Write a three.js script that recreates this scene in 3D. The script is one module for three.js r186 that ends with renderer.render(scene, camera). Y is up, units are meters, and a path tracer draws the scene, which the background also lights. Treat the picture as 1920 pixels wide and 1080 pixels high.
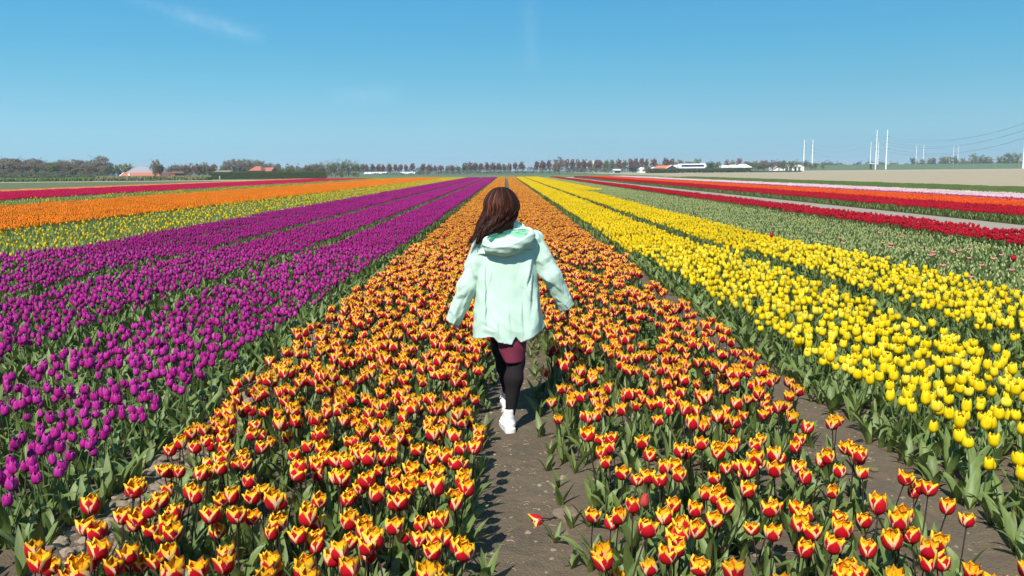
import * as THREE from 'three';
import { mergeGeometries, toCreasedNormals } from 'three/addons/utils/BufferGeometryUtils.js';
import { RoundedBoxGeometry } from 'three/addons/geometries/RoundedBoxGeometry.js';
import { ImprovedNoise } from 'three/addons/math/ImprovedNoise.js';

// ------------------------------------------------------------------ camera, sky, sun, exposure
const scene = new THREE.Scene();
const D2R = Math.PI / 180;
const EYE = 1.75, F_PX = 1600;
const camera = new THREE.PerspectiveCamera(2 * Math.atan(540 / F_PX) / D2R, 16 / 9, 0.1, 9000);
camera.rotation.order = 'YXZ';
camera.position.set(0, EYE, 0);
camera.rotation.set(-7.832 * D2R, -0.322 * D2R, -0.5 * D2R);
camera.updateMatrixWorld(true);

const renderer = new THREE.WebGLRenderer({ antialias: true });
renderer.toneMapping = THREE.LinearToneMapping;
renderer.toneMappingExposure = 1.5;
renderer.shadowMap.enabled = true;

const SUN_AZ = 24 * D2R, SUN_EL = 49 * D2R;            // shadows run forward and to the right
const sun = new THREE.DirectionalLight(new THREE.Color(1, 0.95, 0.86), 4.5);
sun.position.set(-Math.sin(SUN_AZ) * Math.cos(SUN_EL), Math.sin(SUN_EL), Math.cos(SUN_AZ) * Math.cos(SUN_EL)).multiplyScalar(60);
sun.target.position.set(0, 0, -10);
sun.position.add(sun.target.position);
sun.castShadow = true;
sun.shadow.mapSize.set(4096, 4096);
Object.assign(sun.shadow.camera, { left: -30, right: 30, top: 30, bottom: -30, near: 1, far: 200 });
scene.add(sun, sun.target);

function makeSky() {
  const W = 2048, H = 1024, data = new Float32Array(W * H * 4), n = new ImprovedNoise();
  const stops = [[-90, 0.10, 0.10, 0.08], [-2, 0.20, 0.24, 0.22], [0, 0.29, 0.525, 0.65], [2.5, 0.275, 0.555, 0.695], [5.5, 0.17, 0.48, 0.675], [8, 0.115, 0.42, 0.665], [11, 0.085, 0.365, 0.645], [25, 0.09, 0.33, 0.60], [50, 0.09, 0.28, 0.52], [90, 0.09, 0.25, 0.46]];
  const at = (el, c) => { for (let i = 1; i < stops.length; i++) if (el <= stops[i][0]) { const a = stops[i - 1], b = stops[i]; return a[c] + (b[c] - a[c]) * (el - a[0]) / (b[0] - a[0]); } return stops.at(-1)[c]; };
  // thin cirrus: [azimuth, elevation] from end to end, half-width in degrees, strength
  const wisps = [[-24.6, 10.9, -19.5, 9.3, 0.3, 0.06], [-20.5, 9.6, -15.6, 8.35, 0.4, 0.13], [1.6, 11.2, 1.75, 6.4, 0.45, 0.05], [-11.5, 4.9, -7, 5.0, 0.5, 0.07], [-40, 14, -30, 12, 1, 0.1], [30, 22, 48, 25, 1.6, 0.12]];
  for (let r = 0; r < H; r++) {
    const el = ((r + 0.5) / H - 0.5) * 180;
    for (let c = 0; c < W; c++) {
      const az = ((c + 0.5) / W - 0.5) * 360 + 90;       // degrees right of the rows' direction
      const a = az > 180 ? az - 360 : az, i = (r * W + c) * 4;
      let cl = 0;
      if (el > 0 && el < 40) for (const [a0, e0, a1, e1, w, k] of wisps) {
        const dx = a1 - a0, dy = e1 - e0, L2 = dx * dx + dy * dy, t = ((a - a0) * dx + (el - e0) * dy) / L2;
        if (t < -0.15 || t > 1.15) continue;
        const d = Math.abs((a - a0) * dy - (el - e0) * dx) / Math.sqrt(L2) / w + 0.35 * n.noise(a * 1.7, el * 2.6, 3);
        const ends = THREE.MathUtils.smoothstep(t, -0.15, 0.3) * (1 - THREE.MathUtils.smoothstep(t, 0.8, 1.15));
        cl += k * Math.exp(-d * d) * ends * (0.65 + 0.7 * n.noise(a * 2.2 + el, el * 5, 8));
      }
      cl = Math.max(0, cl);
      const side = 1 - 0.10 * Math.tanh(a / 30) * Math.exp(-Math.max(0, el) / 10) + 0.02 * n.noise(a * 0.08, el * 0.3, 1);
      for (let k = 0; k < 3; k++) data[i + k] = at(el, k + 1) * 0.75 * side * (1 - cl) + [0.72, 0.80, 0.88][k] * cl;
      data[i + 3] = 1;
    }
  }
  const t = new THREE.DataTexture(data, W, H, THREE.RGBAFormat, THREE.FloatType);
  t.mapping = THREE.EquirectangularReflectionMapping; t.magFilter = THREE.LinearFilter; t.minFilter = THREE.LinearFilter; t.needsUpdate = true;
  return t;
}
scene.background = makeSky();
scene.environment = scene.background;
scene.fog = new THREE.FogExp2(new THREE.Color().setRGB(0.62, 0.74, 0.84), 0.00022);

// ------------------------------------------------------------------ helpers
let seed = 20240427;
function rnd() { seed = (seed + 0x6d2b79f5) | 0; let t = Math.imul(seed ^ (seed >>> 15), 1 | seed); t = (t + Math.imul(t ^ (t >>> 7), 61 | t)) ^ t; return ((t ^ (t >>> 14)) >>> 0) / 4294967296; }
const rr = (a, b) => a + (b - a) * rnd();
const pick = (a) => a[Math.floor(rnd() * a.length)];
const noise = new ImprovedNoise();
const fbm = (x, y, z, o = 4) => { let s = 0, a = 0.5; for (let i = 0; i < o; i++) { s += a * noise.noise(x, y, z); x *= 2.03; y *= 2.03; z *= 2.03; a *= 0.5; } return s; };
const clamp = THREE.MathUtils.clamp, lerp = THREE.MathUtils.lerp, smooth = THREE.MathUtils.smoothstep;
const V = (x, y, z) => new THREE.Vector3(x, y, z);
const C = (r, g, b) => new THREE.Color().setRGB(r, g, b);
function table(pts, x) { if (x <= pts[0][0]) return pts[0][1]; for (let i = 1; i < pts.length; i++) if (x <= pts[i][0]) { const [a, b] = [pts[i - 1], pts[i]]; return b[0] === a[0] ? b[1] : a[1] + (b[1] - a[1]) * (x - a[0]) / (b[0] - a[0]); } return pts.at(-1)[1]; }

// where the sight line of a photo pixel stands at a given distance along the rows
function at(px, py, dist) {
  const d = V((px - 960) / F_PX, -(py - 540) / F_PX, -1).applyQuaternion(camera.quaternion);
  return V(0, EYE, 0).addScaledVector(d, -dist / d.z);
}
function toPixel(p) { const q = p.clone().applyMatrix4(camera.matrixWorldInverse); return q.z > -0.1 ? null : [960 + F_PX * q.x / -q.z, 540 - F_PX * q.y / -q.z, -q.z]; }
camera.matrixWorldInverse.copy(camera.matrixWorld).invert();

const used = {};
function numbered(n) { const k = used[n] = (used[n] ?? -1) + 1; return k ? n + '_' + String(k).padStart(3, '0') : n; }
function tag(o, label, category, group, kind) {
  if (label) o.userData.label = label;
  if (category) o.userData.category = category;
  if (group) o.userData.group = group;
  if (kind) o.userData.kind = kind;
  return o;
}
function shade(o) { o.traverse((m) => { if (m.isMesh) { m.castShadow = true; m.receiveShadow = true; } }); return o; }
function base(name, x, y, z, turn = 0) { const g = new THREE.Group(); g.name = numbered(name); g.position.set(x, y, z); g.rotation.y = turn; scene.add(g); return g; }
function mesh(name, geo, mat, parent) { const m = new THREE.Mesh(geo, mat); m.name = parent === scene ? numbered(name) : name; m.castShadow = m.receiveShadow = true; parent.add(m); return m; }
function dup(o, x, y, z, turn, name) { const c = o.clone(); c.name = numbered(name ?? o.name.replace(/_\d{3}$/, '')); c.position.set(x, y, z); c.rotation.y = turn; scene.add(c); return c; }
const IDENT = new THREE.Matrix4();
function xf(g, x, y, z, ry = 0, s = 1) { return g.applyMatrix4(new THREE.Matrix4().compose(V(x, y, z), new THREE.Quaternion().setFromAxisAngle(V(0, 1, 0), ry), V(s, s, s))); }
function box(w, h, d, x, y, z) { const g = new THREE.BoxGeometry(w, h, d); g.translate(x, y, z); return g; }
function merge(list) { return mergeGeometries(list.map((g) => { const q = g.index ? g.toNonIndexed() : g; for (const k of Object.keys(q.attributes)) if (!['position', 'normal', 'uv'].includes(k)) q.deleteAttribute(k); return q; })); }
function tube(points, radii, sides = 6) {      // a tapered tube along points
  const pos = [], uv = [], idx = [], n = points.length;
  let ref = V(0.3, 0.1, 1).normalize();
  for (let i = 0; i < n; i++) {
    const t = points[Math.min(i + 1, n - 1)].clone().sub(points[Math.max(i - 1, 0)]).normalize();
    let a = ref.clone().addScaledVector(t, -ref.dot(t)); if (a.lengthSq() < 1e-5) a = V(1, 0, 0).addScaledVector(t, -t.x); a.normalize(); ref = a;
    const b = t.clone().cross(a), r = Array.isArray(radii) ? radii[i] : radii;
    for (let k = 0; k <= sides; k++) { const q = k / sides * 2 * Math.PI, c = Math.cos(q) * r, s = Math.sin(q) * r; pos.push(points[i].x + a.x * c + b.x * s, points[i].y + a.y * c + b.y * s, points[i].z + a.z * c + b.z * s); uv.push(k / sides, i / (n - 1)); }
  }
  for (let i = 0; i < n - 1; i++) for (let k = 0; k < sides; k++) { const a = i * (sides + 1) + k, b = a + sides + 1; idx.push(a, b, a + 1, a + 1, b, b + 1); }
  const g = new THREE.BufferGeometry(); g.setAttribute('position', new THREE.Float32BufferAttribute(pos, 3)); g.setAttribute('uv', new THREE.Float32BufferAttribute(uv, 2)); g.setIndex(idx); g.computeVertexNormals(); return g;
}
function dataTex(w, h, fn, srgb = true) {     // fn(u, v) -> [r, g, b] linear (colour) or raw
  const d = new Uint8Array(w * h * 4), enc = (x) => { x = clamp(x, 0, 1); return srgb ? (x <= 0.0031308 ? 12.92 * x : 1.055 * Math.pow(x, 1 / 2.4) - 0.055) : x; };
  for (let j = 0; j < h; j++) for (let i = 0; i < w; i++) { const c = fn((i + 0.5) / w, (j + 0.5) / h), o = (j * w + i) * 4; for (let k = 0; k < 3; k++) d[o + k] = Math.round(255 * enc(c[k])); d[o + 3] = 255; }
  const t = new THREE.DataTexture(d, w, h); t.magFilter = THREE.LinearFilter; t.minFilter = THREE.LinearMipmapLinearFilter; t.generateMipmaps = true; t.wrapS = t.wrapT = THREE.RepeatWrapping; if (srgb) t.colorSpace = THREE.SRGBColorSpace; t.needsUpdate = true; return t;
}
// tileable noise: the unit square is wrapped round two circles' worth of lattice
function tnoise(u, v, f, z = 0) { const x = u * f, y = v * f, a = noise.noise(x, y, z), b = noise.noise(x - f, y, z), c = noise.noise(x, y - f, z), d = noise.noise(x - f, y - f, z); return lerp(lerp(a, b, u), lerp(c, d, u), v); }
function tfbm(u, v, f, z = 0, o = 4) { let s = 0, a = 0.5; for (let i = 0; i < o; i++) { s += a * tnoise(u, v, f, z + i * 7.3); f *= 2; a *= 0.55; } return s; }
function surfaceNets(sdf, min, max, cell) {
  const nx = Math.ceil((max[0] - min[0]) / cell) + 1, ny = Math.ceil((max[1] - min[1]) / cell) + 1, nz = Math.ceil((max[2] - min[2]) / cell) + 1;
  const f = new Float32Array(nx * ny * nz), id = (i, j, k) => (k * ny + j) * nx + i;
  for (let k = 0; k < nz; k++) for (let j = 0; j < ny; j++) for (let i = 0; i < nx; i++) f[id(i, j, k)] = sdf(min[0] + i * cell, min[1] + j * cell, min[2] + k * cell);
  const vi = new Int32Array(nx * ny * nz).fill(-1), pos = [], idx = [];
  const E = [[0, 1], [0, 2], [0, 4], [1, 3], [1, 5], [2, 3], [2, 6], [3, 7], [4, 5], [4, 6], [5, 7], [6, 7]];
  const v = new Float32Array(8);
  for (let k = 0; k < nz - 1; k++) for (let j = 0; j < ny - 1; j++) for (let i = 0; i < nx - 1; i++) {
    let m = 0; for (let c = 0; c < 8; c++) { v[c] = f[id(i + (c & 1), j + ((c >> 1) & 1), k + (c >> 2))]; if (v[c] < 0) m |= 1 << c; }
    if (m === 0 || m === 255) continue;
    let n = 0, x = 0, y = 0, z = 0;
    for (const [a, b] of E) if ((v[a] < 0) !== (v[b] < 0)) { const t = v[a] / (v[a] - v[b]); x += (a & 1) + t * ((b & 1) - (a & 1)); y += ((a >> 1) & 1) + t * (((b >> 1) & 1) - ((a >> 1) & 1)); z += (a >> 2) + t * ((b >> 2) - (a >> 2)); n++; }
    vi[id(i, j, k)] = pos.length / 3; pos.push(min[0] + (i + x / n) * cell, min[1] + (j + y / n) * cell, min[2] + (k + z / n) * cell);
  }
  const quad = (a, b, c, d, flip) => { if (a < 0 || b < 0 || c < 0 || d < 0) return; flip ? idx.push(a, c, b, a, d, c) : idx.push(a, b, c, a, c, d); };
  for (let k = 1; k < nz - 1; k++) for (let j = 1; j < ny - 1; j++) for (let i = 1; i < nx - 1; i++) {
    const s = f[id(i, j, k)] < 0;
    if (s !== f[id(i + 1, j, k)] < 0) quad(vi[id(i, j - 1, k - 1)], vi[id(i, j, k - 1)], vi[id(i, j, k)], vi[id(i, j - 1, k)], !s);
    if (s !== f[id(i, j + 1, k)] < 0) quad(vi[id(i - 1, j, k - 1)], vi[id(i, j, k - 1)], vi[id(i, j, k)], vi[id(i - 1, j, k)], s);
    if (s !== f[id(i, j, k + 1)] < 0) quad(vi[id(i - 1, j - 1, k)], vi[id(i, j - 1, k)], vi[id(i, j, k)], vi[id(i - 1, j, k)], !s);
  }
  const g = new THREE.BufferGeometry(); g.setAttribute('position', new THREE.Float32BufferAttribute(pos, 3)); g.setIndex(idx); g.computeVertexNormals();
  const uv = new Float32Array(pos.length / 3 * 2); for (let i = 0; i < uv.length / 2; i++) { uv[2 * i] = pos[3 * i]; uv[2 * i + 1] = pos[3 * i + 1]; } g.setAttribute('uv', new THREE.BufferAttribute(uv, 2));
  return g;
}
const smin = (a, b, k) => { const h = clamp(0.5 + 0.5 * (b - a) / k, 0, 1); return lerp(b, a, h) - k * h * (1 - h); };
function cap(x, y, z, a, b, ra, rb) {          // tapered capsule
  const dx = b[0] - a[0], dy = b[1] - a[1], dz = b[2] - a[2], t = clamp(((x - a[0]) * dx + (y - a[1]) * dy + (z - a[2]) * dz) / (dx * dx + dy * dy + dz * dz), 0, 1);
  return Math.hypot(x - a[0] - dx * t, y - a[1] - dy * t, z - a[2] - dz * t) - lerp(ra, rb, t);
}
function ell(x, y, z, c, r) { const k = Math.hypot((x - c[0]) / r[0], (y - c[1]) / r[1], (z - c[2]) / r[2]); return (k - 1) * Math.min(r[0], r[1], r[2]); }

// ------------------------------------------------------------------ ground
function soilTexture() {
  return dataTex(640, 640, (u, v) => {
    const a = tfbm(u, v, 6, 1, 6), b = tfbm(u, v, 40, 5, 3), g = tnoise(u, v, 260, 9), k = Math.max(0, tnoise(u, v, 90, 3) - 0.42) * 3, dk = Math.max(0, tnoise(u, v, 70, 31) - 0.45) * 1.6;
    const l = Math.max(0.3, 1 + 0.55 * a + 0.45 * b + 0.22 * g - dk) , w = 0.5 + tfbm(u, v, 3, 17, 3);
    return [0.118 * l + 0.12 * k, lerp(0.088, 0.096, w) * l + 0.1 * k, lerp(0.058, 0.070, w) * l + 0.07 * k];
  });
}
const soilMap = soilTexture();
const soilBump = dataTex(512, 512, (u, v) => { const h = 0.5 + 0.5 * tfbm(u, v, 12, 2, 6) + 0.18 * tnoise(u, v, 120, 4) + 0.1 * tnoise(u, v, 260, 9); return [h, h, h]; }, false);
function rep(t, x, y) { const c = t.clone(); c.repeat.set(x, y); c.needsUpdate = true; return c; }
const soilMat = new THREE.MeshStandardMaterial({ map: soilMap, color: C(0.9, 0.85, 0.76), bumpMap: soilBump, bumpScale: 0.03, roughness: 1 });
function ground(name, x0, x1, z0, z1, y, mat, label, uvS = 1.3) {
  const g = new THREE.PlaneGeometry(x1 - x0, z0 - z1, 1, 1); g.rotateX(-Math.PI / 2); g.translate((x0 + x1) / 2, y, (z0 + z1) / 2);
  const p = g.attributes.position, uv = g.attributes.uv; for (let i = 0; i < p.count; i++) uv.setXY(i, p.getX(i) / uvS, p.getZ(i) / uvS);
  return tag(mesh(name, g, mat, scene), label, 'ground', null, 'structure');
}
// relief of the ground close to the camera
function gh(x, z) {
  const path = smooth(Math.abs(x - 0.05), 0.2, 0.34), furL = 1 - smooth(Math.abs(x + 1.92), 0.1, 0.26), furR = 1 - smooth(Math.abs(x - 2.05), 0.12, 0.32);
  const rough = 0.012 * fbm(x * 9, z * 9, 4, 4) + 0.018 * fbm(x * 2.2, z * 2.2, 1, 2);
  const clod = Math.max(0, fbm(x * 7 + 3, z * 7, 8, 3) - 0.08) * (0.22 * furL + 0.07 * furR) + 0.03 * furL * Math.abs(fbm(x * 16, z * 16, 2, 2));
  const foot = 0.022 * Math.max(0, noise.noise(x * 5, z * 3.4, 20) - 0.1) * (1 - path);
  return path * 0.03 - 0.03 * furR * path - 0.015 * furL + rough * (0.75 + 0.35 * path) + clod - foot;
}
const fieldSoil = new THREE.MeshStandardMaterial({ map: rep(soilMap, 1, 1), bumpMap: soilBump, bumpScale: 0.02, roughness: 1, color: C(0.85, 0.85, 0.85) });
ground('field_ground', -4500, 4500, 400, -7000, -0.09, new THREE.MeshStandardMaterial({ map: dataTex(256, 256, (u, v) => { const a = tfbm(u, v, 5, 3, 5), b = tnoise(u, v, 90, 4); return [0.085 + 0.05 * a + 0.02 * b, 0.105 + 0.05 * a + 0.02 * b, 0.05 + 0.03 * a + 0.01 * b]; }), roughness: 1 }), 'flat green and brown farmland reaching out to the horizon', 60);
ground('tulip_field_soil', -52, 44, 14, -206, -0.07, fieldSoil, 'brown soil under the striped tulip field', 1.3);
{
  const x0 = -7, x1 = 7, z0 = 0.5, z1 = -17, nx = 330, nz = 400, g = new THREE.PlaneGeometry(1, 1, nx, nz), p = g.attributes.position, uv = g.attributes.uv;
  for (let i = 0; i < p.count; i++) { const x = x0 + (p.getX(i) + 0.5) * (x1 - x0), t = 0.5 - p.getY(i), z = z0 + (z1 - z0) * Math.pow(t, 1.35); p.setXYZ(i, x, gh(x, z), z); uv.setXY(i, x / 1.3, z / 1.3); }
  g.computeVertexNormals();
  tag(mesh('dirt_path', g, soilMat, scene), 'trodden brown dirt path and rough soil between the nearest tulip beds', 'path', null, 'structure');
}
const bareMat = new THREE.MeshStandardMaterial({ map: dataTex(512, 512, (u, v) => { const a = tfbm(u, v, 4, 3, 5), b = tnoise(u, v, 60, 4), l = 1 + 0.25 * a + 0.2 * b; return [0.30 * l, 0.262 * l, 0.20 * l]; }), roughness: 1, bumpMap: soilBump, bumpScale: 0.05 });
ground('bare_strip', 12.2, 15.8, 14, -206, -0.045, new THREE.MeshStandardMaterial({ map: bareMat.map, color: C(0.95, 0.93, 0.95), roughness: 1, bumpMap: soilBump, bumpScale: 0.03 }), 'bare pale soil strip between the two red tulip beds', 2.5);
const ploughMat = new THREE.MeshStandardMaterial({ map: dataTex(512, 512, (u, v) => { const a = tfbm(u, v, 6, 3, 5), b = tnoise(u, v, 120, 4), s = tnoise(u, v * 0.25, 60, 6), k = Math.max(0, tnoise(u, v, 70, 21) - 0.5) * 1.5, l = 1 + 0.25 * a + 0.15 * b + 0.12 * s - k; return [0.33 * l, 0.262 * l, 0.165 * l]; }), roughness: 1, bumpMap: soilBump, bumpScale: 0.2 });
ground('ploughed_field', 44, 900, 14, -640, -0.045, ploughMat, 'wide bare tan ploughed field beyond the grass strip', 22);
ground('farm_track', -900, 44, -206.5, -219, -0.04, new THREE.MeshStandardMaterial({ map: bareMat.map, color: C(1.6, 1.6, 1.55), roughness: 1 }), 'pale farm track crossing behind the tulip field', 9);
ground('far_track', 44.2, 900, -405, -470, -0.036, new THREE.MeshStandardMaterial({ map: bareMat.map, color: C(1.2, 1.22, 1.22), roughness: 1 }), 'pale strip across the far end of the ploughed field', 12);
const grassTex = dataTex(512, 512, (u, v) => { const a = tfbm(u, v, 5, 13, 5), b = tnoise(u, v, 80, 14); const l = 1 + 0.5 * a + 0.35 * b; return [0.10 * l, 0.155 * l, 0.04 * l]; });
const grassMat = new THREE.MeshStandardMaterial({ map: grassTex, bumpMap: soilBump, bumpScale: 0.1, roughness: 1 });
ground('dull_meadow', -400, -50.5, 14, -206, -0.05, new THREE.MeshStandardMaterial({ map: grassTex, color: C(0.95, 0.72, 0.95), roughness: 1, bumpMap: soilBump, bumpScale: 0.1 }), 'dull green and brown meadow left of the striped tulip field', 7);
ground('grass_verge', -900, 44, -219.2, -330, -0.05, grassMat, 'green grass verge beyond the end of the tulip beds', 6);
{ // dyke with a rounded crest far right
  const g = new THREE.PlaneGeometry(1400, 1, 200, 8), p = g.attributes.position, uv = g.attributes.uv;
  for (let i = 0; i < p.count; i++) { const x = 190 + p.getX(i) + 700, t = p.getY(i) + 0.5, h = 4.6 * Math.sin(Math.PI * clamp(t * 1.25, 0, 1) * 0.5) * smooth(x, 190, 330) * (1 + 0.1 * fbm(x * 0.01, 2, 1, 2)); p.setXYZ(i, x, h - 0.05, -(800 + 45 * t)); uv.setXY(i, x / 9, t * 5); }
  g.computeVertexNormals();
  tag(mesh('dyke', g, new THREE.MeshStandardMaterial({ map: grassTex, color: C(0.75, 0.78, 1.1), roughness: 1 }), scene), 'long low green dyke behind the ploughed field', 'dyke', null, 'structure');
}

// ------------------------------------------------------------------ tulips: petals, blooms, leaves
const WID = [[0, 0.5], [0.18, 0.84], [0.45, 1], [0.7, 0.97], [0.86, 0.8], [0.95, 0.52], [1, 0.06]];
const SHAPES = {
  flamed: { r: [[0, 0.006], [0.1, 0.0205], [0.25, 0.031], [0.45, 0.0365], [0.65, 0.038], [0.85, 0.0362], [1, 0.0345]], h: 0.069, W: 60, open: 0.0025, stem: 0.30 },
  purple: { r: [[0, 0.005], [0.12, 0.0165], [0.35, 0.0255], [0.6, 0.0262], [0.85, 0.0205], [1, 0.0135]], h: 0.066, W: 62, open: 0.002, stem: 0.275 },
  yellow: { r: [[0, 0.006], [0.12, 0.02], [0.35, 0.031], [0.6, 0.0328], [0.85, 0.027], [1, 0.0195]], h: 0.076, W: 60, open: 0.003, stem: 0.27 },
  double: { r: [[0, 0.006], [0.15, 0.024], [0.4, 0.035], [0.7, 0.038], [1, 0.036]], h: 0.05, W: 55, open: 0.006, stem: 0.2 },
  bud: { r: [[0, 0.004], [0.15, 0.0115], [0.4, 0.016], [0.7, 0.012], [1, 0.004]], h: 0.05, W: 66, open: 0, stem: 0.23 },
};
function petal(S, k, nu, nv, jit) {            // outer and inner skin of one petal; uv.x < 0.5 is the outside
  const outer = k % 2 === 0, a0 = k * Math.PI / 3 + jit.a, W = S.W * D2R * (outer ? 1 : 0.94), pos = [], uv = [], idx = [];
  for (const side of [0, 1]) {
    const o = pos.length / 3;
    for (let j = 0; j <= nv; j++) {
      const v = j / nv, w = W * table(WID, v), y = S.h * (v - 0.05 * Math.sin(v * Math.PI)) * jit.h;
      for (let i = 0; i <= nu; i++) {
        const u = i / nu * 2 - 1;
        let r = table(S.r, v) * (outer ? 1.05 : 0.95) * (1 - 0.13 * u * u * (0.3 + v)) + (S.open + jit.o) * Math.pow(v, 3) * (1 - 0.5 * u * u) - side * 0.0009;
        r += 0.0012 * Math.sin(u * 7 + jit.a * 9 + v * 5) * v;
        const th = a0 + u * w; pos.push(Math.sin(th) * r, y - 0.004 * u * u * v, Math.cos(th) * r); uv.push(side * 0.5 + 0.02 + 0.46 * (i / nu), v);
      }
    }
    for (let j = 0; j < nv; j++) for (let i = 0; i < nu; i++) { const a = o + j * (nu + 1) + i, b = a + nu + 1; side ? idx.push(a, b, a + 1, a + 1, b, b + 1) : idx.push(a, a + 1, b, a + 1, b + 1, b); }
  }
  const g = new THREE.BufferGeometry(); g.setAttribute('position', new THREE.Float32BufferAttribute(pos, 3)); g.setAttribute('uv', new THREE.Float32BufferAttribute(uv, 2)); g.setIndex(idx); g.computeVertexNormals(); return g;
}
function petals(S, nu, nv, openness = 0) { const t = rr(-0.15, 0.15); return [0, 1, 2, 3, 4, 5].map((k) => petal(S, k, nu, nv, { a: t + rr(-0.12, 0.12), h: rr(0.9, 1.07), o: openness + rr(-0.004, 0.006) * (S.open > 0 ? 1 : 0) })); }
function leaf(L, Wd, az, lean, bend, fold, n = 6, twist = 0) {
  const pos = [], uv = [], idx = []; let p = V(0.006, 0, 0), ang = lean;
  for (let j = 0; j <= n; j++) {
    const t = j / n, w = Wd * Math.pow(Math.sin(Math.PI * clamp(0.14 + 0.86 * t, 0, 1)), 0.8) * (1 - 0.25 * t) * 0.5;
    const tw = twist * t, cx = Math.cos(tw), sx = Math.sin(tw), nx = -Math.cos(ang), ny = Math.sin(ang);
    for (const s of [-1, 0, 1]) {
      const f = fold * w * Math.abs(s) * (1 - 0.5 * t) + 0.1 * w * Math.abs(s) * Math.sin(t * 9 + s * 2 + az);
      const lat = s * w * cx, nrm = f + s * w * sx;
      pos.push(p.x + nx * nrm, p.y + ny * nrm, p.z + lat); uv.push(0.03 + 0.44 * (s + 1) / 2, 0.02 + 0.96 * t);
    }
    p = p.clone().add(V(Math.sin(ang) * L / n, Math.cos(ang) * L / n, 0)); ang += bend / n * (0.4 + 1.6 * t);
  }
  for (let j = 0; j < n; j++) for (let i = 0; i < 2; i++) { const a = j * 3 + i, b = a + 3; idx.push(a, a + 1, b, a + 1, b + 1, b); }
  const g = new THREE.BufferGeometry(); g.setAttribute('position', new THREE.Float32BufferAttribute(pos, 3)); g.setAttribute('uv', new THREE.Float32BufferAttribute(uv, 2)); g.setIndex(idx); g.computeVertexNormals(); g.rotateY(az); return g;
}
function stem(h, lx, lz, dark, sides = 5, n = 4) {
  const pts = []; for (let i = 0; i <= n; i++) { const t = i / n; pts.push(V(lx * t * t, h * t, lz * t * t)); }
  const g = tube(pts, pts.map((_, i) => lerp(0.0042, 0.0032, i / n)), sides), uv = g.attributes.uv;
  for (let i = 0; i < uv.count; i++) uv.setXY(i, (dark ? 0.78 : 0.53) + 0.19 * uv.getX(i), uv.getY(i)); return g;
}
const greenTex = dataTex(256, 128, (u, v) => {
  if (u > 0.75) { const s = 1 + 0.3 * noise.noise(u * 60, v * 5, 2), k = smooth(v, 0.05, 0.5); return [lerp(0.075, 0.062, k) * s, lerp(0.11, 0.04, k) * s, lerp(0.04, 0.032, k) * s]; }
  if (u > 0.5) { const s = 1 + 0.2 * noise.noise(u * 60, v * 5, 2); return [0.13 * s, 0.2 * s, 0.065 * s]; }
  const c = Math.abs(u / 0.25 - 1), st = noise.noise(u * 190, v * 2.2, 4), m = fbm(u * 12, v * 4, 7, 3), l = 1 + 0.2 * st + 0.45 * m + (c < 0.05 ? 0.22 : 0), y = smooth(fbm(u * 5, v * 3.1, 19, 2), 0.05, 0.35);
  return [(0.168 + 0.08 * y) * l, (0.240 + 0.03 * y) * l, (0.07 - 0.02 * y) * l];
});
const greenMat = new THREE.MeshPhysicalMaterial({ map: greenTex, roughness: 0.5, side: THREE.DoubleSide, transmission: 0.35, thickness: 0, specularIntensity: 0.6 });
const flame = (yw) => dataTex(256, 128, (u, v) => {
  const inner = u > 0.5, s = Math.abs(((u % 0.5) - 0.25) / 0.23), st = noise.noise(u * 170, v * 3, inner ? 5 : 1), st2 = noise.noise(u * 60, v * 4, 12);
  const red = [0.54, 0.005, 0.022], cream = [0.94, 0.70, 0.42], yel = [0.96, 0.55, 0.013], org = [0.86, 0.18, 0.008];
  const mix = (a, b, t) => a.map((x, i) => lerp(x, b[i], clamp(t, 0, 1)));
  if (!inner) {
    const core = 1.0 - yw - 0.93 * Math.pow(clamp((v - 0.17) / 0.78, 0, 1), 1.9) + 0.09 * st + 0.07 * st2, e = smooth(s, core - 0.09, core + 0.09);
    return mix(mix(red, [0.60, 0.012, 0.02], v), mix(cream, yel, smooth(v, 0.55, 0.92)), e);
  }
  const core = 0.72 - yw - 0.72 * Math.pow(v, 1.15) + 0.16 * st + 0.08 * st2, e = smooth(s, core - 0.14, core + 0.16);
  return mix(mix(red, org, v * 1.3), mix(yel, [0.98, 0.66, 0.04], s * 0.5), e);
});
function plainPetal(c, tip, streak = 0.18, basec = c) {
  return dataTex(256, 64, (u, v) => { const s = Math.abs(((u % 0.5) - 0.25) / 0.23), st = noise.noise(u * 150, v * 2.5, 3), t = smooth(s + 0.4 * v, 0.6, 1.3), b = 1 - smooth(v, 0, 0.22); return c.map((x, i) => lerp(lerp(x, tip[i], t), basec[i], b * 0.7) * (1 + streak * st)); });
}
const petalMat = (map, tr = 0.25) => new THREE.MeshPhysicalMaterial({ map, roughness: 0.55, side: THREE.DoubleSide, transmission: tr, thickness: 0, specularIntensity: 0.35 });
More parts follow.
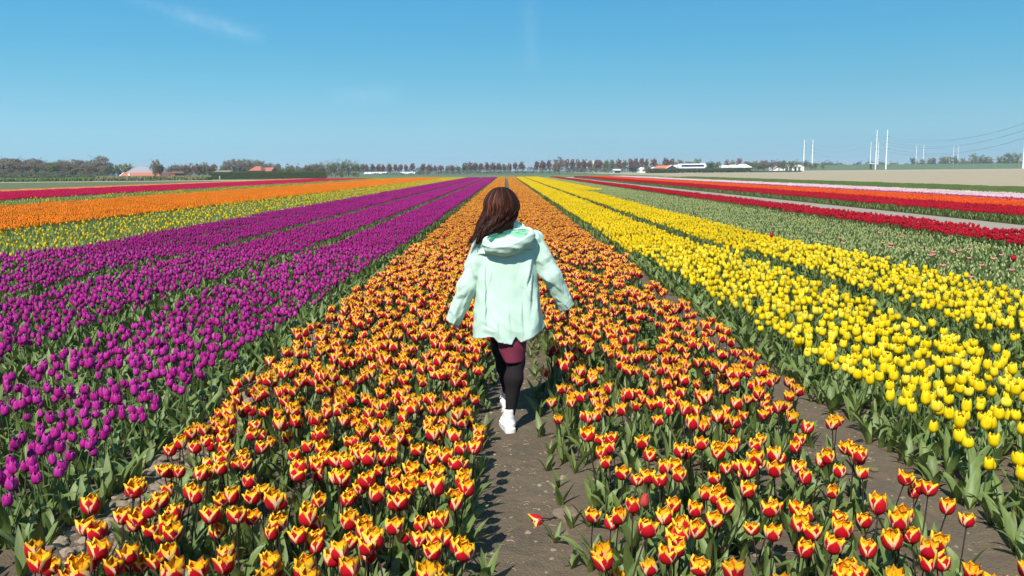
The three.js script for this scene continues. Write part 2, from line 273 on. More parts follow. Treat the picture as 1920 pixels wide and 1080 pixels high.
const PM = {
  flamed: petalMat(flame(0)), flamedAlt: petalMat(flame(0.13)), purpleAlt: petalMat(plainPetal([0.46, 0.022, 0.27], [0.62, 0.08, 0.42], 0.28)), yellowAlt: petalMat(plainPetal([0.94, 0.78, 0.03], [0.96, 0.84, 0.12], 0.12, [0.6, 0.62, 0.06]), 0.4), purple: petalMat(plainPetal([0.385, 0.010, 0.20], [0.55, 0.04, 0.34], 0.22)), yellow: petalMat(plainPetal([0.93, 0.71, 0.003], [0.96, 0.79, 0.02], 0.07, [0.8, 0.62, 0.03]), 0.4),
  red: petalMat(plainPetal([0.50, 0.004, 0.022], [0.60, 0.012, 0.035])), orange: petalMat(plainPetal([0.93, 0.245, 0.008], [0.95, 0.36, 0.02])), vermilion: petalMat(plainPetal([0.85, 0.085, 0.008], [0.92, 0.2, 0.02])),
  mauve: petalMat(plainPetal([0.42, 0.04, 0.22], [0.6, 0.16, 0.36])), blush: petalMat(plainPetal([0.88, 0.62, 0.66], [0.92, 0.8, 0.8])), crimson: petalMat(plainPetal([0.68, 0.004, 0.085], [0.76, 0.012, 0.12])),
  peach: petalMat(plainPetal([0.95, 0.36, 0.12], [0.97, 0.5, 0.2])), salmon: petalMat(plainPetal([0.85, 0.35, 0.28], [0.9, 0.5, 0.42])), palebud: petalMat(plainPetal([0.42, 0.46, 0.18], [0.60, 0.58, 0.30])), tightred: petalMat(plainPetal([0.55, 0.05, 0.05], [0.6, 0.12, 0.08])),
};
// the pieces of one plant, kept apart so that they can become parts or be joined
function plant(v, lod, o = {}) {
  const S = SHAPES[o.shape ?? v], h = S.stem * rr(0.9, 1.06) * (o.tall ?? 1), lx = rr(-0.045, 0.045), lz = rr(-0.045, 0.045);
  const [nu, nv] = [[4, 6], [2, 4], [2, 2]][lod], tilt = new THREE.Matrix4().makeRotationFromEuler(new THREE.Euler(lz * 2.2, 0, -lx * 2.2)).setPosition(lx, h, lz);
  const oh = rr(0.88, 1.08), ow = rr(0.9, 1.05), S2 = { ...S, h: S.h * oh, r: S.r.map(([a, b]) => [a, b * ow]) };
  const ps = o.headless ? [] : petals(S2, nu, nv, (rnd() < 0.15 ? 0.008 : rr(-0.006, 0.004)) * (S.open > 0 ? S.stem > 0.29 ? 1 : 0.6 : 0)).map((g) => g.applyMatrix4(tilt));
  const n = o.leaves ?? [4, 3, 2][lod], a0 = rr(0, 6.28), ls = [], lk = o.leafy ?? 1;
  for (let i = 0; i < n; i++) ls.push(leaf((i < 2 ? rr(0.2, 0.27) : rr(0.14, 0.2)) * lk, (i < 2 ? rr(0.045, 0.068) : rr(0.026, 0.04)) * lk, a0 + i * 2.3 + rr(-0.4, 0.4), rr(0.12, 0.5), rr(0.1, 1.5), rr(0.25, 0.8), lod < 2 ? 6 : 3, rr(-0.7, 0.7)));
  return { petals: ps, stem: stem(h, lx, lz, v === 'flamed', lod ? 3 : 6, lod ? 2 : 4), leaves: ls, bloom: V(lx, h, lz) };
}
function joined(list, mats) {                  // many plants -> one geometry with two materials
  const P = [], G = [];
  for (const { p, m } of list) { for (const g of p.petals) P.push(g.clone().applyMatrix4(m)); for (const g of [p.stem, ...p.leaves]) G.push(g.clone().applyMatrix4(m)); }
  return P.length ? { geo: mergeGeometries([mergeGeometries(P), mergeGeometries(G)], true), mat: mats } : { geo: mergeGeometries(G), mat: mats[1] };
}
const stuffOf = {};
function stuffGroup(name, label) { if (!stuffOf[name]) { const g = new THREE.Group(); g.name = numbered(name); scene.add(g); tag(g, label, 'tulips', null, 'stuff'); stuffOf[name] = g; } return stuffOf[name]; }
function instances(name, geo, mat, list, parent) {   // list of {x,y,z,turn,s,sy,c}
  if (!list.length) return;
  const im = new THREE.InstancedMesh(geo, mat, list.length), q = new THREE.Quaternion(), m = new THREE.Matrix4(), up = V(0, 1, 0), col = new THREE.Color();
  list.forEach((e, i) => { q.setFromAxisAngle(up, e.turn); if (e.lean) q.premultiply(new THREE.Quaternion().setFromAxisAngle(e.lean, e.tilt)); im.setMatrixAt(i, m.compose(V(e.x, e.y, e.z), q, V(e.s * (e.fx ?? 1), e.s * (e.sy ?? 1), e.s))); const c = e.c ?? 1; im.setColorAt(i, col.setRGB(c * (e.w ?? 1), c, c)); });
  im.name = name; im.castShadow = im.receiveShadow = true; parent.add(im); return im;
}

// beds: variety, x from, x to, z from, density per m2, extra
const Z_END = -205, NEAR = 16;
const halfView = (z) => (-z) * 0.62 + 2.5;
const MASS = { flamed: ['flamed_tulips', 'red and yellow flamed tulips farther back along both middle beds'], purple: ['purple_tulips', 'purple tulips farther back in the four beds left of the middle'], yellow: ['yellow_tulips', 'yellow tulips farther back in the beds right of the middle'],
  red: ['red_tulips', 'deep red tulips in the two beds beside the bare soil strip'], orange: ['orange_tulips', 'broad band of orange tulips far left'], vermilion: ['vermilion_tulips', 'bright orange red tulips between the red and pale pink bands'], mauve: ['mauve_tulips', 'thin mauve tulip band in front of the pale pink one'],
  blush: ['blush_tulips', 'pale pink tulips in the outermost band on the right'], crimson: ['crimson_tulips', 'crimson pink tulip band beyond the orange one'], peach: ['peach_tulips', 'thin peach orange tulip band in front of the dull meadow'], green: ['topped_tulips', 'green topped tulips with scattered yellow blooms left of the purple beds'], greenFar: ['topped_tulips_far', 'pale green topped tulips between the orange and crimson bands'], budded: ['budding_tulips', 'green tulips with pale small buds right of the yellow beds'] };
const BEDS = [
  ['flamed', -1.76, -0.19, -1.5, 104], ['flamed', 0.30, 1.88, -1.5, 88],
  ['purple', -3.62, -2.2, -2.5, 92], ['purple', -5.68, -4.08, -4, 92], ['purple', -7.5, -6.15, -5, 92], ['purple', -9.0, -7.75, -6, 84],
  ['yellow', 2.36, 3.84, -2.5, 74], ['yellow', 4.34, 5.85, -4, 74], ['yellow', 6.1, 7.4, -66, 58],
  ['budded', 6.05, 9.9, -6, 50], ['red', 10.3, 11.9, -11, 80], ['red', 16.1, 19.0, -18, 80], ['vermilion', 19.0, 23.0, -22, 75], ['mauve', 23.0, 24.4, -28, 70], ['blush', 24.4, 28.2, -28, 80],
  ['green', -14.1, -9.1, -9, 55], ['orange', -24.5, -14.2, -14, 75], ['greenFar', -31.6, -24.6, -25, 55], ['crimson', -45.5, -31.7, -35, 70], ['peach', -50.3, -45.6, -50, 70],
];
const woman = { x: 0.0, z: -5.78 };
const topped = (r, g, b) => { const m = greenMat.clone(); m.color.setRGB(r, g, b); return m; };
const KINDS = { flamed: { pm: PM.flamed }, purple: { pm: PM.purple }, yellow: { pm: PM.yellow }, red: { pm: PM.red, shape: 'yellow' }, orange: { pm: PM.orange, shape: 'yellow' }, vermilion: { pm: PM.vermilion, shape: 'yellow' }, mauve: { pm: PM.mauve, shape: 'purple' }, blush: { pm: PM.blush, shape: 'yellow' }, crimson: { pm: PM.crimson, shape: 'yellow' }, peach: { pm: PM.peach, shape: 'yellow' }, green: { pm: PM.yellow, shape: 'yellow', bare: 0.93, leafy: 1.1, leaves: 3, green: topped(1.75, 1.5, 1.35) }, greenFar: { pm: PM.yellow, shape: 'yellow', bare: 0.985, leafy: 1.1, leaves: 3, green: topped(1.9, 1.6, 1.5) }, budded: { pm: PM.palebud, shape: 'bud', bare: 0.35, leafy: 1, leaves: 3, green: topped(1.15, 1.1, 1.15) } };
const spots = { flamed: [], purple: [], yellow: [] };
for (const k in KINDS) {
  const K = KINDS[k], [mname, mlabel] = MASS[k], G = stuffGroup(mname, mlabel), mats = [K.pm, K.green ?? greenMat];
  const opt = () => ({ shape: K.shape ?? k, headless: K.bare ? rnd() < K.bare : false, leafy: K.leafy, leaves: K.leaves });
  // near: one plant per copy
  const singles = [], nv = K.bare ? 9 : 8;
  const near = Array.from({ length: nv }, () => []);
  const edgeVar = Array.from({ length: 3 }, () => []);
  for (const [v, x0, x1, zs, dens] of BEDS) if (v === k) {
    if (-zs < NEAR) {
      const rows = Math.max(3, Math.round((x1 - x0) / 0.16)), gap = 1 / (dens * (x1 - x0) / rows);
      for (let r = 0; r < rows; r++) for (let z = zs; z > -NEAR; z -= gap) {
        const x = x0 + (r + 0.5) / rows * (x1 - x0) + rr(-0.07, 0.07), zz = z + rr(-0.5, 0.5) * gap;
        if (Math.abs(x) > halfView(zz)) continue;
        const thin = noise.noise(x * 2.1 + 5, zz * 2.1, 3) + (k === 'flamed' && x > 0 ? -0.1 + 0.05 * zz / 6 : 0);
        if (thin < -0.36 + (v === 'flamed' ? 0.03 : 0) || rnd() < 0.06 + (k === 'flamed' ? (x < 0 ? 0.1 : 0.24) * (1 - smooth(-zz, 3.2, 7.5)) : 0)) continue;
        if (Math.hypot(x - woman.x - 0.03, zz - woman.z) < 0.2) continue;
        const e = { x, y: gh(x, zz) - 0.01, z: zz, turn: rr(0, 6.28), s: k === 'yellow' ? rr(0.86, 1.06) : k === 'flamed' ? rr(0.79, 1.02) : rr(0.8, 1.04), sy: k === 'flamed' ? rr(1.02, 1.22) : rr(0.94, 1.15), c: rr(0.8, 1.12), tilt: 0.22 * Math.pow(rnd(), 1.6), lean: V(rr(-1, 1), 0, rr(-1, 1)).normalize() };
        if (spots[k]) spots[k].push(e); else near[Math.floor(rnd() * nv)].push(e);
      }
      if (k === 'flamed') for (let i = 0; i < 420; i++) { const x = rr(x0, x1), z = -rr(2.2, 9); edgeVar[i % 3].push({ x, y: gh(x, z) - 0.01, z, turn: rr(0, 6.28), s: rr(0.55, 0.85), sy: 1, c: rr(0.85, 1.15) }); }
      // a leafy margin without blooms
      for (const ex of [x0 - 0.05, x1 + 0.05]) for (let z = zs; z > -NEAR; z -= 0.09) { const x = ex + rr(-0.05, 0.05); if (Math.abs(x) > halfView(z) || rnd() < (k === 'flamed' ? 0.6 : 0.15)) continue; edgeVar[Math.floor(rnd() * 3)].push({ x, y: gh(x, z) - 0.01, z, turn: rr(0, 6.28), s: k === 'flamed' ? rr(0.5, 0.85) : rr(0.8, 1.1), sy: 1, c: rr(0.8, 1.1) }); }
    }
  }
  K.near = near; K.G = G; K.mats = mats; K.opt = opt; K.nv = nv;
  if (!spots[k]) for (const list of near) { const j = joined([{ p: plant(k, 1, opt()), m: IDENT }], mats); instances('tulip_plants', j.geo, j.mat, list, G); }
  for (const list of edgeVar) { const j = joined([{ p: plant(k, 1, { headless: true, shape: K.shape ?? k, leaves: 4, tall: 0.3 }), m: IDENT }], mats); instances('leaf_clumps', j.geo, j.mat, list, G); }
  // far: patches of plants
  const T = 0.74, tiles = Array.from({ length: 5 }, () => []);
  for (const [v, x0, x1, zs, dens] of BEDS) if (v === k) {
    const nx = Math.max(1, Math.round((x1 - x0) / T)), w = (x1 - x0) / nx;
    for (let z = Math.min(zs, -NEAR) - T / 2; z > Z_END; z -= T) for (let i = 0; i < nx; i++) {
      const x = x0 + (i + 0.5) * w; if (Math.abs(x) - 1 > halfView(z) || (k === 'budded' && x < 7.4 && z < -66)) continue;
      if (k === 'purple' && x > -3 && z < -75 && z > -128 && false) continue;
      tiles[Math.floor(rnd() * 5)].push({ x: x + rr(-0.03, 0.03), y: -0.06 + rr(-0.01, 0.012), z, turn: rnd() < 0.5 ? 0 : Math.PI, s: 1, fx: w / T, sy: rr(0.93, 1.07), c: rr(0.9, 1.08) });
    }
  }
  const dens = BEDS.find((b) => b[0] === k)[4];
  tiles.forEach((list, ti) => {
    if (!list.length) return;
    const n = Math.round(dens * T * T), ps = [];
    for (let i = 0; i < n; i++) { const gx = (i % 6 + rr(0.1, 0.9)) / 6, gz = (Math.floor(i / 6) + rr(0.1, 0.9)) / Math.ceil(n / 6); ps.push({ p: plant(k, 2, opt()), m: new THREE.Matrix4().compose(V((gx - 0.5) * T, 0, (gz - 0.5) * T), new THREE.Quaternion().setFromAxisAngle(V(0, 1, 0), rr(0, 6.28)), V(1, rr(0.9, 1.1), 1)) }); }
    const j = joined(ps, mats); instances('tulip_patches', j.geo, j.mat, list, G);
  });
}

// single tulips: those that show largest, each with its parts
function makeTulip(kind, name, split, o = {}) {
  const p = plant(kind, 0, o), g = new THREE.Group(); g.name = name;
  if (split) { const b = new THREE.Group(); b.name = 'bloom'; g.add(b); for (const q of p.petals) mesh('petal', q, o.pm ?? PM[kind], b); } else mesh('bloom', mergeGeometries(p.petals), o.pm ?? PM[kind], g);
  mesh('stem', p.stem, greenMat, g);
  for (const l of p.leaves) mesh('leaf', l, greenMat, g);
  return g;
}
const inRow = (x, cuts, names) => names[cuts.filter((c) => x > c).length];
const LABELS = {
  flamed: (x) => { const p = inRow(x, [-1.25, -0.6, 0, 0.75, 1.4], ['on the left outer edge, beside the purple bed', 'in the middle of the bed left of path', 'along the left edge of the dirt path', 'along the right edge of the dirt path', 'in the middle of the bed right of path', 'on the right outer edge, facing the yellow bed']); return ['near red and yellow flamed tulip ' + p, 'near flamed tulips ' + p]; },
  purple: (x) => { const p = inRow(x, [-3.85, -2.9, -2.35], ['in the second purple bed from the flamed tulips', 'deep inside the nearest purple bed', 'in the middle rows of the nearest purple bed', 'on the bed edge facing the flamed tulips']); return ['near purple tulip ' + p, 'near purple tulips ' + p]; },
  yellow: (x) => { const p = inRow(x, [2.55, 3.1, 4.1], ['on the bed edge facing the flamed tulips', 'in the middle rows of the nearest yellow bed', 'deep inside the nearest yellow bed', 'in the second yellow bed from the flamed tulips']); return ['near yellow tulip ' + p, 'near yellow tulips ' + p]; },
};
for (const k of ['flamed', 'purple', 'yellow']) {
  const seen = [], rest = [];
  for (const e of spots[k]) {
    const q = toPixel(V(e.x, 0.31, e.z)), hid = q && q[1] < 830 && q[0] > 880 && q[0] < 1035 && q[2] > 5.6;
    if (q && q[0] > 6 && q[0] < 1914 && q[1] < 1066 && !hid) seen.push([q[2], e]); else rest.push(e);
  }
  seen.sort((a, b) => a[0] - b[0]);
  const N = 290, name = k + '_tulip';
  const protoSplit = Array.from({ length: 12 }, (_, i) => makeTulip(k, name, true, { leaves: 4, pm: i % 4 === 3 ? PM[k + 'Alt'] : PM[k] })), proto = Array.from({ length: 12 }, (_, i) => makeTulip(k, name, false, { leaves: 3, pm: i % 4 === 3 ? PM[k + 'Alt'] : PM[k] }));
  seen.forEach(([d, e], i) => {
    if (i >= N) { rest.push(e); return; }
    const o = pick(k === 'flamed' && i < 150 || k === 'yellow' && i < 25 ? protoSplit : proto).clone(); o.name = numbered(name);
    o.position.set(e.x, e.y, e.z); o.quaternion.setFromAxisAngle(V(0, 1, 0), e.turn).premultiply(new THREE.Quaternion().setFromAxisAngle(e.lean, e.tilt)); o.scale.set(e.s, e.s * e.sy, e.s);
    const [label, group] = LABELS[k](e.x); tag(o, label, 'tulip', group); scene.add(o);
  });
  const K = KINDS[k]; for (const e of rest) K.near[Math.floor(rnd() * K.nv)].push(e);
  for (const [i, list] of K.near.entries()) { const j = joined([{ p: plant(k, 1, K.opt()), m: IDENT }], [i % 4 === 3 ? PM[k + 'Alt'] : K.mats[0], K.mats[1]]); instances('tulip_plants', j.geo, j.mat, list, K.G); }
}

// ------------------------------------------------------------------ the far edge of the field: hedges, trees, houses, power line
const leafy = (r, g, b, tr = 0.3) => new THREE.MeshPhysicalMaterial({ color: C(r, g, b), roughness: 0.9, side: THREE.DoubleSide, transmission: tr, thickness: 0 });
const barkMat = new THREE.MeshStandardMaterial({ color: C(0.11, 0.085, 0.065), roughness: 1 });
const CROWN = { bare: leafy(0.185, 0.15, 0.09, 0.25), barePale: leafy(0.23, 0.19, 0.135, 0.25), red: leafy(0.235, 0.115, 0.082), brown: leafy(0.20, 0.14, 0.085), olive: leafy(0.19, 0.20, 0.055), green: leafy(0.16, 0.215, 0.04), lime: leafy(0.24, 0.27, 0.05), dark: leafy(0.03, 0.065, 0.03, 0.15), hedge: leafy(0.06, 0.085, 0.03, 0.2), reed: leafy(0.30, 0.28, 0.14, 0.3), grass: leafy(0.19, 0.24, 0.07, 0.3), shrub: leafy(0.135, 0.14, 0.06) };
// crown of many small leaf or twig faces in clumps; f(unit vector) shapes the outline
function crownGeo(n, rx, ry, rz, cy, size, o = {}) {
  const pos = [], nor = [], clumps = [], m = o.clumps ?? 26;
  for (let i = 0; i < m; i++) { const u = rr(-1, 1), a = rr(0, 6.283), q = Math.sqrt(1 - u * u), d = Math.pow(rnd(), 0.45) * rr(0.75, 1.08), taper = o.cone ? 1 - 0.75 * (u * d * 0.5 + 0.5) : 1; clumps.push([q * Math.cos(a) * rx * d * taper, cy + u * ry * d, q * Math.sin(a) * rz * d * taper, rr(0.16, 0.34)]); }
  const nn = V(), t = V(), b = V();
  for (let i = 0; i < n; i++) {
    const c = clumps[i % m], sp = c[3] * (o.spread ?? 1); let x, y, z; do { x = rr(-1, 1); y = rr(-1, 1); z = rr(-1, 1); } while (x * x + y * y + z * z > 1);
    const px = c[0] + x * rx * sp, py = c[1] + y * ry * sp * 0.9, pz = c[2] + z * rz * sp;
    nn.set(rr(-1, 1), rr(-0.6, 1), rr(-1, 1)).normalize(); t.set(rr(-1, 1), rr(-1, 1) + (o.up ?? 0), rr(-1, 1)).cross(nn).normalize(); b.crossVectors(nn, t); if (o.up) { const q = t.clone(); t.copy(b); b.copy(q); t.y = Math.abs(t.y) + 0.4; t.normalize(); }
    const L = size * rr(0.6, 1.3), w = L * (o.thin ?? 0.55);
    for (const [k, l] of [[-0.5, -0.5], [0.5, -0.35], [0.05, 0.6]]) { pos.push(px + t.x * L * l + b.x * w * k, py + t.y * L * l + b.y * w * k, pz + t.z * L * l + b.z * w * k); }
  }
  const g = new THREE.BufferGeometry(); g.setAttribute('position', new THREE.Float32BufferAttribute(pos, 3));  g.setAttribute('uv', new THREE.Float32BufferAttribute(new Float32Array(pos.length / 3 * 2), 2)); g.computeVertexNormals(); return g;
}
function limbs(h, r, low, spread, n, o = {}) {   // trunk and limbs of a tree of height h
  const gs = [tube([V(0, -0.2, 0), V(rr(-0.1, 0.1), h * 0.3, rr(-0.1, 0.1)), V(rr(-0.2, 0.2), h * 0.6, rr(-0.2, 0.2)), V(rr(-0.3, 0.3), h * 0.93, rr(-0.3, 0.3))], [r, r * 0.75, r * 0.45, r * 0.1], 6)];
  for (let i = 0; i < n; i++) { const y = h * lerp(low, 0.78, (i + rnd()) / n), a = i * 2.4 + rr(-0.4, 0.4), L = spread * rr(0.6, 1.05), up = (o.up ?? 0.9) * L * rr(0.7, 1.3); const p1 = V(Math.cos(a) * L * 0.5, y + up * 0.45, Math.sin(a) * L * 0.5), p2 = V(Math.cos(a) * L, Math.min(y + up, h), Math.sin(a) * L); gs.push(tube([V(0, y, 0), p1, p2], [r * 0.4, r * 0.25, r * 0.06], 4));
    for (let j = 0; j < (o.twigs ?? 2); j++) { const b = a + rr(-1.2, 1.2), q = p1.clone().lerp(p2, rnd()); gs.push(tube([q, q.clone().add(V(Math.cos(b) * L * 0.4, L * 0.5, Math.sin(b) * L * 0.4))], [r * 0.14, r * 0.03], 3)); } }
  return merge(gs);
}
const treeVariants = {};
const TREE = {  // unit height trees: crown geometry, limbs, crown colour
  bare: () => [crownGeo(3600, 0.31, 0.42, 0.31, 0.55, 0.06, { thin: 0.26, up: 1, clumps: 60 }), limbs(1, 0.016, 0.25, 0.26, 12, { twigs: 4 })],
  poplar: () => [crownGeo(3200, 0.23, 0.36, 0.23, 0.61, 0.046, { thin: 0.5, clumps: 60, spread: 0.8 }), limbs(1, 0.018, 0.3, 0.18, 12, { up: 1.5 })],
  round: () => [crownGeo(2400, 0.42, 0.42, 0.42, 0.55, 0.05, { clumps: 60, spread: 0.85 }), limbs(1, 0.022, 0.2, 0.36, 10)],
  willow: () => [crownGeo(1500, 0.30, 0.44, 0.30, 0.54, 0.05, { clumps: 34, thin: 0.25, up: 1 }), limbs(1, 0.02, 0.06, 0.25, 14, { up: 2.2, twigs: 3 })],
  fir: () => [crownGeo(2400, 0.5, 0.5, 0.5, 0.5, 0.06, { clumps: 60 }), limbs(1, 0.025, 0.1, 0.4, 8)],
  bush: () => [crownGeo(1300, 0.75, 0.48, 0.6, 0.46, 0.075, { clumps: 40 }), limbs(1, 0.02, 0.05, 0.5, 7)],
};
for (const k in TREE) treeVariants[k] = Array.from({ length: 3 }, TREE[k]);
function tree(kind, name, col, px, topPx, dist, wpx, label, group, cat = 'tree') {
  const p = at(px, topPx, dist), h = p.y, [cg, lg] = pick(treeVariants[kind]), g = base(name, p.x, 0, p.z, rr(0, 6.28)), w = wpx / F_PX * dist / h;
  const natural = { bare: 0.68, poplar: 0.5, round: 0.95, willow: 0.7, fir: 1.1, bush: 1.7 }[kind];
  const fx = clamp(w / natural, 0.4, 3);
  g.scale.set(h * fx, h, h * fx);
  mesh('trunk', lg, barkMat, g); mesh('crown', cg, CROWN[col], g);
  tag(g, label, cat, group); return g;
}
// the bare wood on the left, in two depths
const woodGroup = 'bare trees of the wood on the left';
[[-28, 294, 60], [2, 292, 52], [22, 293, 50], [40, 297, 46], [58, 295, 46], [78, 296, 46], [120, 298, 50], [142, 297, 48], [160, 299, 40]].forEach(([x, y, w], i) => tree('bare', 'bare_tree', i % 3 === 1 ? 'brown' : 'bare', x, y, 420, w, 'bare brown tree in the wood left of the lone red-roofed farmhouse', woodGroup));
[[-12, 298, 50], [12, 299, 48], [34, 301, 44], [66, 300, 44], [88, 302, 40], [108, 301, 40], [132, 303, 44], [152, 305, 40], [172, 303, 36], [198, 306, 30]].forEach(([x, y, w], i) => tree('bare', 'bare_tree', ['bare', 'barePale', 'brown'][i % 3], x, y, 390, w, 'bare brown tree in the wood left of the lone red-roofed farmhouse', woodGroup));
tree('bare', 'bare_tree', 'barePale', 185, 290, 400, 46, 'tallest round bare tree at the end of the wood, left of farmhouse');
tree('round', 'budding_tree', 'green', 96, 302, 385, 22, 'single bright green tree among the bare trees of the wood');
for (const [x, y, w] of [[6, 316, 60], [44, 318, 50], [80, 317, 46], [118, 318, 50], [160, 318, 46], [190, 319, 36]]) tree('bush', 'understorey_shrub', 'shrub', x, y, 380, w, 'olive shrub under the bare trees of the wood', 'shrubs under the wood', 'shrub');
tree('round', 'dark_tree', 'dark', 210, 306, 370, 18, 'small dark green tree between the wood and the lime trees');
tree('round', 'lime_green_tree', 'olive', 222, 306, 365, 26, 'yellow green tree left of the red-roofed farmhouse, next to dark tree');
tree('round', 'lime_green_tree', 'olive', 240, 304, 362, 28, 'yellow green tree touching the left roof corner of the farmhouse');
tree('bush', 'olive_bush', 'shrub', 246, 318, 362, 26, 'olive bush at the left foot of the red-roofed farmhouse', null, 'bush');
tree('bare', 'bare_tree', 'barePale', 290, 297, 318, 22, 'tall thin bare tree in front of the farmhouse roof');
tree('poplar', 'red_budding_tree', 'brown', 299, 306, 320, 22, 'low reddish brown tree in front of the farmhouse roof');
for (const [x, y, w] of [[322, 307, 22], [334, 306, 24]]) tree('bare', 'bare_tree', 'barePale', x, y, 380, w, 'pale bare tree just right of the red-roofed farmhouse', 'pale bare trees right of the farmhouse');
[[346, 306, 22], [357, 304, 26], [372, 304, 26], [384, 302, 24], [398, 305, 24]].forEach(([x, y, w], i) => tree(i % 2 ? 'round' : 'bare', 'budding_tree', ['brown', 'red', 'brown', 'bare', 'brown'][i], x, y, 370, w, 'reddish brown budding tree between farmhouse and dark clipped hedge', 'budding trees between the farmhouse and the hedge'));
tree('round', 'lime_green_tree', 'green', 415, 309, 360, 18, 'small bright green tree above the left end of the dark hedge');
[[424, 299, 24], [438, 296, 30], [452, 296, 28], [466, 297, 28], [480, 298, 26], [492, 300, 22], [506, 304, 22], [518, 304, 22]].forEach(([x, y, w]) => tree('bare', 'tall_bare_tree', 'barePale', x, y, 410, w, 'tall airy bare tree rising behind the dark clipped hedge', 'tall bare trees behind the hedge'));
tree('bush', 'dark_bush', 'dark', 459, 314, 360, 16, 'dark evergreen bush behind the hedge, left of the red roofs', null, 'bush');
for (const [x, y, w] of [[528, 313, 26], [541, 312, 24], [561, 312, 20]]) tree('round', 'lime_green_tree', 'olive', x, y, 350, w, 'low yellow green tree behind the right half of the hedge', 'low yellow green trees behind the hedge');
tree('bare', 'bare_tree', 'barePale', 547, 308, 380, 12, 'small slim bare tree right of the low yellow green trees');
for (const [x, y, w] of [[575, 307, 22], [586, 306, 22], [597, 305, 20]]) tree('bare', 'bare_tree', 'bare', x, y, 350, w, 'bare brown tree just left of the dense willow grove', 'bare trees left of the willow grove');
[[606, 303, 24], [618, 301, 26], [630, 299, 28], [642, 300, 26], [652, 299, 26], [663, 301, 24], [671, 303, 18]].forEach(([x, y, w], i) => tree('willow', 'willow_tree', i % 2 ? 'olive' : 'shrub', x, y, 300, w, 'olive green willow in the dense grove at the hedge end', 'willows in the grove at the hedge end'));
for (const [x, w] of [[612, 30], [640, 34], [664, 26]]) tree('bush', 'grove_shrub', 'shrub', x, 319, 296, w, 'low olive shrub at the foot of the willow grove', 'shrubs under the willow grove', 'shrub');
// poplar rows
const rowA = [[680, 305, 10], [687, 306, 10], [698, 306, 12], [709, 306, 11], [718, 307, 10], [730, 305, 13], [741, 306, 11], [751, 306, 11], [761, 307, 10], [773, 305, 13]];
rowA.forEach(([x, y, w]) => tree('poplar', 'poplar_tree', 'red', x, y, 560, w, 'reddish round-headed poplar in the row above the white greenhouse roofs', 'poplars above the greenhouse'));
const rowB = [[793, 306, 14], [805, 307, 14], [816, 309, 9], [827, 308, 12], [838, 310, 10], [848, 308, 11], [859, 310, 9], [871, 304, 15], [881, 302, 15], [891, 303, 12], [902, 304, 12], [913, 303, 12], [924, 303, 12], [935, 304, 12], [945, 306, 10], [956, 305, 11], [966, 303, 12], [978, 302, 13]];
rowB.forEach(([x, y, w], i) => tree('poplar', 'poplar_tree', [4, 6, 7, 14].includes(i) ? 'olive' : 'red', x, y, 520, w, [4, 6, 7, 14].includes(i) ? 'greenish poplar in the row above the end of the purple beds' : 'reddish poplar in the row above the end of the middle beds', [4, 6, 7, 14].includes(i) ? 'greenish poplars in the middle row' : 'reddish poplars in the middle row'));
for (const [x, y, w] of [[1007, 300, 13], [1018, 299, 14], [1029, 299, 13]]) tree('poplar', 'poplar_tree', 'red', x, y, 480, w, 'reddish poplar in the group of three left of the large round tree', 'three poplars left of the large round tree');
tree('round', 'large_red_tree', 'red', 1050, 292, 440, 30, 'largest round reddish tree, at the end of the yellow beds');
tree('round', 'green_tree', 'olive', 1040, 305, 438, 16, 'small green tree hugging the left side of the large reddish tree');
[[1063, 297, 13], [1073, 297, 13], [1084, 297, 13], [1095, 297, 15], [1106, 299, 13], [1118, 298, 14], [1125, 298, 13], [1137, 298, 14], [1148, 298, 13], [1161, 296, 16], [1172, 298, 11], [1183, 296, 15], [1192, 295, 13], [1203, 295, 14], [1212, 296, 11], [1226, 295, 15], [1249, 294, 17], [1260, 296, 14]].forEach(([x, y, w], i) => tree('poplar', 'poplar_tree', [7, 8, 10].includes(i) ? 'olive' : 'red', x, y, 500, w, [7, 8, 10].includes(i) ? 'greenish poplar in the row behind the small white house' : 'reddish poplar in the row left of the orange-roofed barn', [7, 8, 10].includes(i) ? 'greenish poplars behind the small white house' : 'reddish poplars left of the orange-roofed barn'));
[[1068, 312, 30], [1090, 313, 32], [1112, 310, 26], [1134, 312, 28], [1160, 313, 26], [1220, 311, 24], [1280, 304, 24], [1236, 304, 22]].forEach(([x, y, w]) => tree('bush', 'roadside_shrub', 'shrub', x, y, 480, w, 'olive shrub under the poplars right of the large reddish tree', 'shrubs under the right poplars', 'shrub'));
for (let i = 0; i < 17; i++) tree('bush', 'roadside_shrub', 'shrub', 790 + i * 15 + rr(-3, 3), 319.5 + rr(-2, 1.5), 500, rr(20, 28), 'low grey green shrub under the middle poplar row', 'shrubs under the middle poplars', 'shrub');
for (let i = 0; i < 6; i++) tree('bush', 'low_green_bush', i % 2 ? 'hedge' : 'green', 706 + i * 16, 323.5, 500, 24, 'low green bush below the greenhouse roofs', 'bushes below the greenhouse', 'bush');
tree('fir', 'dark_conifer', 'dark', 1187, 312, 430, 26, 'dark green bushy conifer left of the white gabled house');
tree('round', 'olive_tree', 'olive', 1210, 308, 440, 14, 'small olive tree between the white gable and orange-roofed barn');
tree('round', 'olive_tree', 'olive', 1308, 294.5, 520, 20, 'round olive tree rising behind the roof with solar panels');
for (const [x, y, w] of [[1275, 298, 20], [1290, 301, 18], [1296, 301, 16]]) tree('bare', 'bare_tree', 'brown', x, y, 540, w, 'brown tree behind the roof with solar panels', 'brown trees behind the solar roof');
tree('fir', 'dark_conifer', 'dark', 1333, 301, 430, 26, 'broad dark conifer between solar roof and white tent roofs');
tree('round', 'olive_tree', 'olive', 1347, 301, 450, 14, 'small yellow green tree right of the broad dark conifer');
